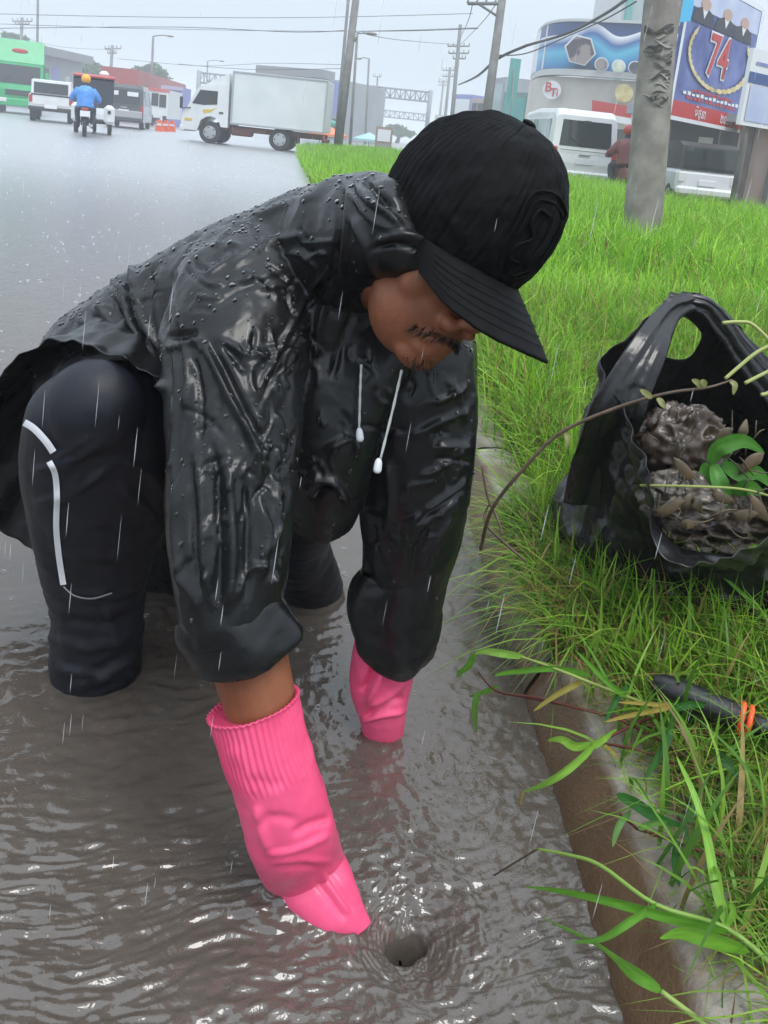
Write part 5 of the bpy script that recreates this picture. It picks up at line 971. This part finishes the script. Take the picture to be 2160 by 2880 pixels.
pole('thin street lamp between the lamp posts and the gantry post', 1055, 340, 1062, 215, 80, .09, [(216, 12, 10)], 'lamp_post')
pole('street lamp standing above the red container trailer', 424, 270, 431, 102, 66, .1, [], 'lamp_post', 48)
pole('thin pole rising behind the green truck', 104, 200, 107, -40, 60, .09, [], 'utility_pole')
pole('utility pole with a branched top left of the street lamp', 312, 200, 316, 128, 80, .15, [(137, 20, 24), (150, 12, 12)])
pole('utility pole with short arms above the green truck', 58, 160, 62, 50, 75, .15, [(60, 26, 28), (68, 18, 20)])
pole('small street lamp above the white truck\'s cab', 581, 260, 584, 172, 90, .08, [], 'lamp_post', 40)
# ---- truss gantries over the road
m_gal = mat('grey_steel', (.28, .29, .31), .5)
def gantry(label, xa, ya, xb, yb, hgt, d, legs):
    A, B = ad(xa, ya, d), ad(xb, yb, d); B = np.array([B[0], B[1], A[2]]); t = thing('sign_gantry', label, 'gantry', (A[0], A[1], 0), 0, 'gantries over the road'); h = np.array([0, 0, hgt*d/F]); r = .10
    for k, (p, q) in enumerate(((A, B), (A-h, B-h))): V, Q = tube([p, q], r, 6); obj('chord', V, Q, m_gal, t)
    n = 16
    for k in range(n+1):
        p = A+(B-A)*k/n; V, Q = tube([p, p-h], r*.7, 5); obj('upright', V, Q, m_gal, t)
        if k < n: q = A+(B-A)*(k+1)/n; V, Q = tube([p, q-h] if k % 2 else [p-h, q], r*.5, 5); obj('diagonal', V, Q, m_gal, t)
    for k in legs: p = A+(B-A)*k; V, Q = tube([(p[0], p[1], 0), p+[0, 0, .2]], .22, 8); obj('leg', V, Q, m_gal, t)
gantry('steel truss gantry above the white truck', 560, 204, 800, 225, 27, 80, [0.0, 1.0])
gantry('steel truss gantry right of the dark utility pole', 985, 236, 1213, 255, 26, 80, [.995])
gantry('lower farther truss gantry seen under the right one', 990, 300, 1205, 318, 18, 110, [0, 1])
# ---- far structures
m_gb = mat('grey_building', (.34, .35, .37), .8, c2=(.29, .30, .32), scale=.4); m_rf = mat('grey_roof', (.22, .22, .23), .7); m_lb = mat('pale_building', (.55, .55, .54), .8); m_dkg = mat('dark_opening', (.05, .05, .055), .6)
t, onf = slab('warehouse', 'grey warehouse with sloping roof behind the green truck', 'building', ad(95, 330, 70), ad(228, 330, 78), 0, 4.6, 10, m_gb); onf(-.02, 1.02, 4.6, 5.3, m_rf, 'roof', 1.0, 3); onf(.35, .5, 1.2, 3.8, m_pu, 'banner'); onf(.62, .72, 1, 3.2, m_lb, 'door'); onf(.8, .95, 2.2, 3.6, m_dkg, 'window'); onf(.1, .28, 2.2, 3.6, m_dkg, 'window')
t, onf = slab('roadside_shop', 'flat-roofed shop with a violet poster behind the white truck', 'building', ad(770, 380, 75), ad(962, 380, 72), 0, 5.2, 8, m_gb); onf(-.25, .75, 5.2, 5.9, m_rf, 'roof', 1, 2); onf(.68, .98, 2.2, 5.0, m_pu, 'poster'); onf(.7, .96, .2, 1.9, m_dkg, 'shopfront')
m_tl = mat('teal_trim', (.05, .30, .27), .5); m_cream = mat('cream_wall', (.60, .57, .52), .8, c2=(.52, .49, .45), scale=.7)
for k, (xa, xb, d, hh, c, lb) in enumerate(((1215, 1262, 100, 4, m_lb, 'small pale shop at the far end of the right side'), (1262, 1312, 75, 5.2, m_pu, 'low shop with a blue hoarding under the far poles'), (1312, 1372, 64, 4.4, mat('pinkish_wall', (.45, .34, .32), .8), 'pinkish low shop left of the tall grey pole'), (1372, 1400, 58, 5.6, m_gb, 'narrow grey shop right of the tall grey pole'), (1400, 1470, 56, 4.6, mat('dull_green_front', (.12, .20, .17), .7), 'dull green shop with dark awning before the school building'))):
    t, onf = slab('roadside_shop', lb, 'building', ad(xa, 400, d), ad(xb, 405, d-2), 0, hh, 8, c, 'shops along the right side'); onf(.1, .9, hh*.52, hh*.92, [m_pale, m_plate, m_dkg, m_pale, m_tl][k], 'signboard', .1, .15); onf(.12, .45, .2, hh*.42, m_dkg, 'doorway'); onf(.55, .9, .6, hh*.42, m_dkg, 'window'); onf(-.02, 1.02, hh*.44, hh*.5, m_rf, 'awning', 1.0, 1.0)
pole('green banner column beside the school building', 1436, 330, 1446, 190, 50, .05, [], 'banner_post'); t, onf = slab('banner', 'hanging dark green banner left of the school building', 'banner', ad(1432, 200, 50), ad(1462, 200, 50), 3.6, 6.3, .1, m_tl)
# stalls beside the truck
for lb, x_, y_, d, c, r in (('green market umbrella behind the white truck', 905, 322, 55, (.02, .28, .20), 1.3), ('orange market umbrella behind the white truck', 922, 352, 48, (.75, .22, .08), 1.2), ('pale blue market umbrella beyond the grass', 1040, 372, 60, (.35, .55, .60), 1.2)):
    a = ad(x_, y_, d); t = thing('market_umbrella', lb, 'umbrella', (a[0], a[1], 0), 0, 'market umbrellas'); th8 = np.linspace(0, 2*math.pi, 8, endpoint=False)
    V = [a]+[a+[r*math.cos(q), r*math.sin(q), -.5] for q in th8]+[a+[r*math.cos(q), r*math.sin(q), -.65] for q in th8]; m_u = mat('umbrella_cloth', c, .6)
    obj('canopy', np.array(V), [[0, 1+k, 1+(k+1) % 8] for k in range(8)]+[[1+k, 9+k, 9+(k+1) % 8, 1+(k+1) % 8] for k in range(8)], m_u, t, False); V, Q = tube([(a[0], a[1], 0), a], .03, 6); obj('post', V, Q, m_pol, t)
t, onf = slab('roadside_sign', 'pale sign in a brown frame at the far end of the grass', 'sign', ad(1056, 380, 42), ad(1104, 380, 42), 0, 1.35, .08, mat('brown_frame', (.30, .22, .17), .6)); onf(.12, .88, .62, 1.22, m_plate, 'panel'); onf(.14, .86, -.02, .5, m_pave, 'lower_panel')
# ---- school building with curved hoarding
def curved(pts, z0, z1, thick=.15, sub=8):
    K = cr(np.array(pts)[:, :2], sub); T = np.gradient(K, axis=0); T /= np.linalg.norm(T, axis=1)[:, None]; n_ = np.stack([-T[:, 1], T[:, 0]], 1); n_ = np.where((n_[:, 1:] > 0), n_, n_)
    r0, r1 = K, K+n_*thick; m = len(K); V = np.concatenate([np.c_[r0, np.full(m, z0)], np.c_[r0, np.full(m, z1)], np.c_[r1, np.full(m, z0)], np.c_[r1, np.full(m, z1)]]); Q = []
    for k in range(m-1): Q += [[k, k+1, m+k+1, m+k], [2*m+k+1, 2*m+k, 3*m+k, 3*m+k+1], [m+k, m+k+1, 3*m+k+1, 3*m+k], [k+1, k, 2*m+k, 2*m+k+1]]
    Q += [[0, m, 3*m, 2*m], [m-1, 3*m-1, 4*m-1, 2*m-1]]; return V, Q
bp_ = [ad(1480, 300, 46), ad(1486, 300, 43), ad(1510, 300, 40.5), ad(1570, 300, 39), ad(1700, 300, 38), ad(1900, 300, 36.8), ad(2080, 300, 35.5)]
sch = thing('school_building', 'cream building with a curved blue hoarding and a red logo', 'building', (bp_[3][0], bp_[3][1], 0))
obj('wall', *curved(bp_, 0, 4.5, 6), m_cream, sch, False)
hp = [p+np.array([-.02, -.25, 0]) for p in bp_]
m_hoar = mat('hoarding_print', (.015, .10, .36), .4); nt = m_hoar.node_tree; g = nt.nodes.new('ShaderNodeTexCoord'); s_ = nt.nodes.new('ShaderNodeSeparateXYZ'); nt.links.new(g.outputs['Object'], s_.inputs[0]); rp = nt.nodes.new('ShaderNodeValToRGB'); mrg = nt.nodes.new('ShaderNodeMapRange'); mrg.inputs['From Min'].default_value = 4.8; mrg.inputs['From Max'].default_value = 6.9
wv = nt.nodes.new('ShaderNodeTexWave'); wv.inputs['Scale'].default_value = .12; wv.inputs['Distortion'].default_value = 4; nt.links.new(g.outputs['Object'], wv.inputs['Vector']); mm = nt.nodes.new('ShaderNodeMath'); mm.operation = 'MULTIPLY_ADD'; mm.inputs[1].default_value = .25
nt.links.new(s_.outputs['Z'], mrg.inputs['Value']); nt.links.new(wv.outputs['Fac'], mm.inputs[0]); nt.links.new(mrg.outputs[0], mm.inputs[2]); nt.links.new(mm.outputs[0], rp.inputs[0]); cr0 = rp.color_ramp
for pos, c in ((0.1, (.01, .04, .12, 1)), (.35, (.02, .22, .50, 1)), (.62, (.10, .48, .68, 1)), (.8, (.03, .12, .38, 1)), (1, (.02, .06, .22, 1))):
    e = cr0.elements.new(pos); e.color = c
cr0.elements.remove(cr0.elements[0]); nt.links.new(rp.outputs[0], nt.nodes['Principled BSDF'].inputs['Base Color'])
hoar = obj('hoarding', *curved(hp, 4.85, 6.95, .2), m_hoar, sch, False)
obj('hoarding_end', *curved([p+np.array([-.03, -.02, 0]) for p in hp[:3]], 4.87, 6.93, .05), m_plate, hoar, False)
for z_, th_ in ((4.55, .28), (6.95, .12)): obj('cornice', *curved([p+np.array([-.05, -.4, 0]) for p in bp_], z_, z_+th_, .5), m_lb, sch, False)
def onP(x, y, off): # point on the school's front plane
    a, b = bp_[3], bp_[6]; n_ = nrm(np.array([a[1]-b[1], b[0]-a[0], 0])); n_ = -n_ if n_[1] > 0 else n_; d = ray(x, y); k = ((a-CAM)@n_+off)/(d@n_); return CAM+d*k
def disc(x, y, r, off, n, m, nm, par, rot=0.0, ry=None): 
    V = [onP(x+r*math.cos(2*math.pi*k/n+rot), y+(ry or r)*math.sin(2*math.pi*k/n+rot), off) for k in range(n)]; return obj(nm, np.array(V), [list(range(n))[::-1]], m, par, False)
m_pho = mat('printed_photo', (.30, .25, .24), .5, c2=(.06, .05, .07), scale=1.6, lo=.45, hi=.55); m_wp2 = mat('print_white', (.75, .76, .78), .5); m_gnp = mat('print_green', (.25, .45, .10), .5, c2=(.75, .75, .7), scale=2)
disc(1632, 141, 46, .62, 6, m_wp2, 'hexagon_border', hoar, .25); disc(1632, 141, 41, .66, 6, m_pho, 'hexagon_photo', hoar, .25)
for x_, y_, c in ((1692, 181, m_pho), (1740, 187, m_gnp), (1786, 191, m_pho)): disc(x_, y_, 20, .62, 20, m_wp2, 'round_border', hoar); disc(x_, y_, 17, .66, 20, c, 'round_photo', hoar)
m_rp = mat('print_red', (.50, .03, .03), .5); m_gold = mat('print_gold', (.55, .42, .14), .45, c2=(.75, .65, .35), scale=3)
disc(1552, 253, 26, .35, 24, m_wp2, 'logo_disc', sch)
def text(s, mt, parent, nm, O, ex, ey, size, bold=0.0, align='CENTER'):
    cu = bpy.data.curves.new(nm, 'FONT'); cu.body = s; cu.size = 1; cu.align_x = align; cu.align_y = 'CENTER'; cu.offset = bold; cu.extrude = 0.0
    o = bpy.data.objects.new('tmp', cu); COL.objects.link(o); dg = bpy.context.evaluated_depsgraph_get(); dg.update(); me = bpy.data.meshes.new_from_object(o.evaluated_get(dg)); bpy.data.objects.remove(o)
    v = np.empty(len(me.vertices)*3, np.float32); me.vertices.foreach_get('co', v); v = v.reshape(-1, 3)*size; setv(me, O+v[:, :1]*ex+v[:, 1:2]*ey); me.name = nm; me.materials.clear()
    return add(nm, me, mt, parent)
ex_ = nrm(bp_[6]-bp_[3]); ez_ = np.array([0, 0, 1.0])
text('B', m_rp, sch, 'logo_letter', onP(1542, 246, .42), ex_, ez_, .62, .015); text('T', m_rp, sch, 'logo_letter', onP(1556, 261, .42), ex_, ez_, .55, .015); text('i', m_rp, sch, 'logo_letter', onP(1567, 262, .42), ex_, ez_, .5, .012)
disc(1755, 262, 26, .35, 20, m_gold, 'second_logo', sch)
V = [onP(x, y, .5) for x, y in ((1665, 281), (1775, 300), (1775, 333), (1665, 312))]; obj('red_sign', np.array(V), [[0, 3, 2, 1]], m_rp, sch, False)
V = [onP(x, y, .5) for x, y in ((1700, 320), (1775, 332), (1775, 352), (1700, 338))]; obj('white_sign', np.array(V), [[0, 3, 2, 1]], m_wp2, sch, False)
for x0, x1 in ((1500, 1560), (1580, 1660), (1690, 1770)): obj('doorway', np.array([onP(x, y, .3) for x, y in ((x0, 360), (x1, 365), (x1, 490), (x0, 485))]), [[0, 3, 2, 1]], m_dkg, sch, False)
# taller building behind with teal columns
t, onf = slab('office_building', 'taller pale building with teal columns behind the school hoarding', 'building', ad(1700, 300, 60), ad(1960, 300, 60), 0, 14, 8, m_lb)
for k in (.06, .30, .52, .75): onf(k, k+.06, 6, 14, m_tl, 'column', .4, .4)
for k in (.14, .37, .60): onf(k, k+.14, 8, 13, m_pale, 'window')
# ---- anniversary billboard
class Panel:
    def __init__(s, a, b, z0, z1): s.a, s.b = np.array([a[0], a[1], 0]), np.array([b[0], b[1], 0]); s.z0, s.z1 = z0, z1; s.e = nrm(s.b-s.a); s.n = np.array([s.e[1], -s.e[0], 0]); s.L = np.linalg.norm(s.b-s.a)
    def p(s, u, v, off=0): return s.a+(s.b-s.a)*u+s.n*off+np.array([0, 0, s.z0+(s.z1-s.z0)*v])
    def poly(s, uv, off, m, nm, par): return obj(nm, np.array([s.p(u, v, off) for u, v in uv]), [list(range(len(uv)))], m, par, False)
    def rect(s, u0, u1, v0, v1, off, m, nm, par): return s.poly([(u0, v0), (u1, v0), (u1, v1), (u0, v1)], off, m, nm, par)
bb = thing('billboard', 'tall blue billboard with a large red 74 and gold laurel', 'billboard', (*ad(1990, 480, 19.5)[:2], 0))
pn = Panel(ad(1888, 300, 18), ad(2086, 340, 21.2), 2.02, 4.95)
m_bprint = mat('blue_print', (.045, .07, .26), .45, c2=(.16, .20, .46), scale=1.3); m_suit = mat('print_dark_suit', (.02, .02, .035), .5); m_face = mat('print_skin', (.50, .33, .26), .5); m_sky = mat('print_pale', (.55, .60, .74), .5, c2=(.42, .48, .68), scale=1.5)
V = [pn.p(u, v, o) for o in (0, -.12) for u, v in ((0, 0), (1, 0), (1, 1), (0, 1))]; obj('board', np.array(V), [[0, 1, 2, 3], [7, 6, 5, 4], [0, 4, 5, 1], [1, 5, 6, 2], [2, 6, 7, 3], [3, 7, 4, 0]], m_bprint, bb, False)
for u0, u1, v0, v1 in ((-.03, 0, -.02, 1.02), (1, 1.03, -.02, 1.02), (0, 1, -.03, 0), (0, 1, 1, 1.03)): pn.rect(u0, u1, v0, v1, .02, m_plate, 'frame_bar', bb)
pn.rect(.02, .98, .80, .99, .012, m_sky, 'print_top', bb)
for u in (.20, .50, .76):
    pn.poly([(u-.15, .70), (u+.15, .70), (u+.12, .79), (u+.05, .815), (u-.05, .815), (u-.12, .79)], .018, m_suit, 'printed_suit', bb); pn.poly([(u-.035, .81), (u, .74), (u+.035, .81)], .022, m_plate, 'printed_collar', bb); pn.poly([(u+.062*math.cos(k*.5236), .845+.045*math.sin(k*.5236)) for k in range(12)], .024, m_face, 'printed_face', bb)
T_O = pn.p(.47, .50, .03); text('74', m_wp2, bb, 'numeral_outline', pn.p(.47, .50, .026), pn.e, ez_, 1.28, .05); text('74', m_rp, bb, 'numeral', T_O+pn.n*.01, pn.e, ez_, 1.28, .015)
for s in (-1, 1):
    for k in range(12):
        a = -math.pi/2+s*(.12+k*.17); cu_, cv_ = .5+.43*math.cos(a), .52+.26*math.sin(a); tu, tv = -math.sin(a)*s*.09, math.cos(a)*s*.055
        pn.poly([(cu_-tu, cv_-tv), (cu_+.022*math.cos(a)+.018, cv_+.02*math.sin(a)), (cu_+tu*1.2, cv_+tv*1.2), (cu_-.03*math.cos(a), cv_-.02*math.sin(a))], .034+.001*k, m_gold, 'laurel_leaf', bb)
for k, (u0, u1, v) in enumerate(((.2, .8, .205), (.1, .9, .175), (.15, .86, .145))):
    for j in range(14): x0 = u0+(u1-u0)*j/14; pn.rect(x0, x0+(u1-u0)/14*.72, v, v+.016+.006*((j*7+k) % 3), .02, m_rp if k != 1 else m_wp2, 'printed_line', bb)
pn.rect(0, 1, .0, .115, .02, m_rp, 'red_strip', bb)
for s_t, u_t in (('\u1798\u17b7\u1790\u17bb\u1793\u17b6', .36), ('\u17e2\u17e0\u17e2\u17e5', .74)): tag(text(s_t, m_wp2, bb, 'strip_word', pn.p(u_t, .052, .035), pn.e, ez_, .30, .006), kind='stuff')
for u in (.12, .85): p = pn.p(u, 0, -.2); V, Q = tube([(p[0], p[1], 0), (p[0], p[1], 4.9)], .06, 8); obj('post', V, Q, m_pol, bb)
cy = thing('flag_banner', 'narrow bright sky-blue banner at the left edge of the billboard', 'banner', (*ad(1925, 480, 17.5)[:2], 0)); pc = Panel(ad(1908, 60, 17.4), ad(1942, 60, 17.4), 3.92, 5.6); m_cy = mat('sky_blue_cloth', (.08, .50, .80), .5)
V = [pc.p(u, v, o) for o in (0, -.03) for u, v in ((0, 0), (1, .03), (1.1, 1), (.1, 1))]; obj('cloth', np.array(V), [[0, 1, 2, 3], [7, 6, 5, 4], [0, 4, 5, 1], [1, 5, 6, 2], [2, 6, 7, 3], [3, 7, 4, 0]], m_cy, cy, False); p = pc.p(.02, 0, -.02); V, Q = tube([(p[0], p[1], 0), (p[0], p[1], 5.6)], .03, 8); obj('post', V, Q, m_pol, cy)
wb = thing('notice_board', 'white notice board with a dark blue band at the right edge', 'board', (*ad(2150, 480, 15)[:2], 0)); pw = Panel(ad(2082, 340, 14.6), ad(2290, 350, 16), 1.78, 3.1)
V = [pw.p(u, v, o) for o in (0, -.08) for u, v in ((0, 0), (1, 0), (1, 1), (0, 1))]; obj('board', np.array(V), [[0, 1, 2, 3], [7, 6, 5, 4], [0, 4, 5, 1], [1, 5, 6, 2], [2, 6, 7, 3], [3, 7, 4, 0]], m_wp2, wb, False); pw.rect(.0, 1, .56, .70, .012, mat('print_navy', (.03, .08, .25), .4), 'blue_band', wb); pw.rect(.04, .96, .06, .54, .012, m_sky, 'pale_print', wb); pw.rect(.06, .5, .8, .84, .012, m_pu, 'printed_line', wb)
for u in (.15, .8): p = pw.p(u, 0, -.1); V, Q = tube([(p[0], p[1], 0), (p[0], p[1], 3)], .05, 8); obj('post', V, Q, m_pol, wb)
# pink wall and small white car on the right
t, onf = slab('pink_wall', 'pinkish plastered shop wall below the boards at the right edge', 'wall', ad(2056, 500, 21), ad(2260, 510, 20), 0, 2.15, 3, mat('pink_plaster', (.55, .42, .36), .8, c2=(.48, .36, .30), scale=1.5)); onf(.16, .22, 0, 2.1, m_pol, 'downpipe', .1, .1); onf(.5, .56, 0, 2.1, m_pol, 'downpipe', .1, .1); onf(-.3, 1, 2.15, 2.35, m_gb, 'eave', .6, .9)
t, onf = slab('dark_shopfront', 'dark open shopfront behind the concrete pole', 'building', ad(1770, 470, 27), ad(2070, 480, 25), 0, 2.6, 4, m_dkg); onf(0, 1, 2.4, 2.7, m_gb, 'canopy', 1, 1); onf(.1, .3, .3, 1.8, m_gb, 'shelf'); onf(.62, .75, .2, 1.9, m_cream, 'pillar')
t = thing('small_car', 'small white car with a dark rear window right of the concrete pole', 'car', tuple(np.array(px_loc(1985, 540, 18.5))+[.2, 1.7, 0]), math.pi/2-.12)
P_('body', rb((0, 0, .62), (3.4, 1.36, .62), .12), m_wp, t); P_('cabin', prism([(-1.68, .9), (-1.55, 1.42), (-1.2, 1.52), (.5, 1.5), (1.1, .92)], -.62, .62), m_blk, t); P_('rear_window', prism([(-1.71, .96), (-1.59, 1.38), (-1.56, 1.38), (-1.67, .96)], -.56, .56), m_glass, t); P_('number_plate', rb((-1.72, 0, .62), (.02, .4, .13), .005), m_plate, t); P_('rear_bumper', rb((-1.7, 0, .42), (.14, 1.36, .2), .05), m_wp, t)
for s in (-1, 1):
    P_('tail_lamp', rb((-1.7, s*.58, .72), (.05, .16, .22), .02), m_lamp, t)
    for x_ in (-1.1, 1.1): wheel(t, x_, s*.6, .28, .16, s)
# ---- overhead lines
def wire(label, pts, r, sub=10, group=None): V, Q = tube([ad(*p) for p in pts], r, 5, sub); tag(obj('overhead_cable', V, Q, m_cab), label, 'cable', group)
m_cab = mat('black_cable', (.03, .03, .032), .6)
wire('thick sagging bundle of cables above the school hoarding', [(1770, -8, 20), (1700, 40, 23), (1600, 92, 26), (1480, 128, 26)], .045); wire('thick cable bundle drooping from the tall grey pole to the left', [(1480, 128, 26), (1400, 165, 27), (1340, 215, 34), (1290, 238, 55)], .05)
wire('second cable just under the thick bundle', [(1790, 4, 20), (1700, 55, 23), (1600, 100, 26), (1480, 150, 26), (1390, 155, 26)], .02)
for lb, P in (('topmost thin wire across the sky', [(-40, 38, 45), (300, 46, 45), (700, 50, 45), (1000, 47, 45), (1330, 38, 45)]), ('second thin wire from the top across the sky', [(-40, 66, 50), (400, 80, 50), (960, 88, 50), (1340, 78, 50)]), ('thin wire meeting the dark pole at its bracket', [(-40, 80, 40), (480, 76, 40), (820, 90, 38), (968, 86, 36)]),
              ('thin wire from the dark pole to the far crossarms', [(1000, 90, 32), (1120, 112, 44), (1285, 126, 62)]), ('wire level with the street lamp head', [(330, 165, 66), (560, 185, 66), (760, 178, 60), (960, 182, 50)]), ('lowest wire running above the white truck', [(500, 180, 55), (700, 195, 50), (960, 193, 45)]), ('thin wire from the branched pole to the left', [(-40, 70, 75), (150, 128, 78), (316, 140, 80)]),
              ('upper wire right of the dark pole', [(1010, 88, 32), (1180, 86, 32), (1345, 80, 30)]), ('steep wire from the tall grey pole towards the far pole', [(1395, 12, 26), (1350, 70, 36), (1290, 130, 62)]), ('second steep wire from the tall grey pole', [(1330, 8, 26), (1312, 70, 38), (1280, 135, 62)])):
    wire(lb, P, .016, 10, 'thin overhead wires')
# ---- distant trees
m_tree = leafmat('tree_leaf', .25, .6)
def tree(label, x, y, w, h, d, seed, n=2600):
    rg = np.random.default_rng(seed); c = ad(x, y, d); s = d/F; t = thing('tree', label, 'tree', (c[0], c[1], 0), 0, 'distant trees'); V, Q = tube([(c[0], c[1], 0), (c[0]+.2, c[1], c[2]*.6), c], [.3, .22, .1], 8, 3); obj('trunk', V, Q, m_twig, t)
    lob = rg.normal(0, .45, (9, 3))*[w*s, w*s*.7, h*s]+c; k = rg.integers(0, 9, n); p = lob[k]+rg.normal(0, .28, (n, 3))*[w*s*.6, w*s*.6, h*s*.7]
    a = rg.normal(size=(n, 3)); a /= np.linalg.norm(a, axis=1)[:, None]; b = np.cross(a, rg.normal(size=(n, 3))); b /= np.linalg.norm(b, axis=1)[:, None]; r = .22+.2*rg.random((n, 1)); V = np.stack([p-a*r, p+b*r*.6, p+a*r, p-b*r*.6], 1).reshape(-1, 3)
    me = mk_np('crown', V, np.arange(4*n).reshape(n, 4), None, False); cl = np.array([.05, .11, .03])+rg.random((n, 1))*np.array([.05, .09, .03]); colors(me, np.repeat(cl, 4, 0)); add('crown', me, m_tree, t)
tree('hazy round tree left of the branched pole', 265, 205, 48, 30, 88, 1); tree('hazy tree right of the red container', 448, 222, 45, 28, 88, 2); tree('hazy tree at the street lamp above the container', 390, 215, 34, 18, 95, 3); tree('hazy tree showing above the green truck', 32, 120, 36, 18, 85, 4); tree('far tree behind the school side of the road', 1120, 365, 40, 14, 110, 5); tree('low tree behind the right truss gantry', 1010, 350, 40, 14, 115, 6)
# ================================================================== rain and hazy air
m_drop = bpy.data.materials.new('rain_water'); m_drop.use_nodes = True; b_ = m_drop.node_tree.nodes['Principled BSDF']
b_.inputs['Base Color'].default_value = (.8, .82, .85, 1); b_.inputs['Roughness'].default_value = .1; b_.inputs['Alpha'].default_value = .34
rg = np.random.default_rng(31); N = 560; dist = .75+rg.random(N)**1.3*5.5
pxs = np.stack([rg.uniform(0, 2160, N), rg.uniform(0, 2700, N)], 1); parts = []
fall = nrm(np.array([-.06, .02, -1.0]))
for (x_, y_), d in zip(pxs, dist):
    c = ad(x_, y_, d)
    if c[2] < .05: continue
    L = rg.uniform(.006, .026); r = rg.uniform(.00025, .0006); K = c+fall*L*np.linspace(-1, 1, 5)[:, None]; parts.append(tube(K, [r*.1, r*.7, r, r*.8, r*.15], 5))
V, Q = join(*parts); tag(obj('rain', V, Q, m_drop), 'falling raindrops in the air around the man', 'rain', kind='stuff')
# splash crowns on the flooded carriageway
parts = []
for i in range(1500):
    Yv = 1.2*(20/1.2)**rg.random(); xv = edge_x(Yv)-.15-rg.random()*(.7+.75*Yv); r = rg.uniform(.002, .005)*(1+.12*Yv); h = r*rg.uniform(.6, 2.0)
    n = 6; a = rg.random()*6; ring0 = [(xv+r*math.cos(a+k*math.pi/3), Yv+r*math.sin(a+k*math.pi/3), -.001) for k in range(n)]; ring1 = [(xv+r*1.35*math.cos(a+k*math.pi/3), Yv+r*1.35*math.sin(a+k*math.pi/3), h*rg.uniform(.5, 1)) for k in range(n)]
    parts.append((np.array(ring0+ring1+[(xv, Yv, h*.3)]), [[k, (k+1) % n, n+(k+1) % n, n+k] for k in range(n)]+[[k, (k+1) % n, 2*n] for k in range(n)]))
V, Q = join(*parts); tag(obj('rain_splashes', V, Q, m_drop), 'small splashes where raindrops hit the flooded road', 'splash', kind='stuff')
hz = bpy.data.materials.new('rain_haze'); hz.use_nodes = True; nt = hz.node_tree; nt.nodes.clear(); out = nt.nodes.new('ShaderNodeOutputMaterial'); pv = nt.nodes.new('ShaderNodeVolumePrincipled')
pv.inputs['Color'].default_value = (.93, .95, .98, 1); pv.inputs['Density'].default_value = .0046; pv.inputs['Anisotropy'].default_value = .2; nt.links.new(pv.outputs[0], out.inputs['Volume'])
g = box((0, 330, 7.5), (840, 780, 17.2)); tag(obj('haze', g[0], g[1], hz, smooth=False), 'pale rain haze filling the air over the road', 'haze', kind='stuff')
SC.cycles.volume_bounces = 2
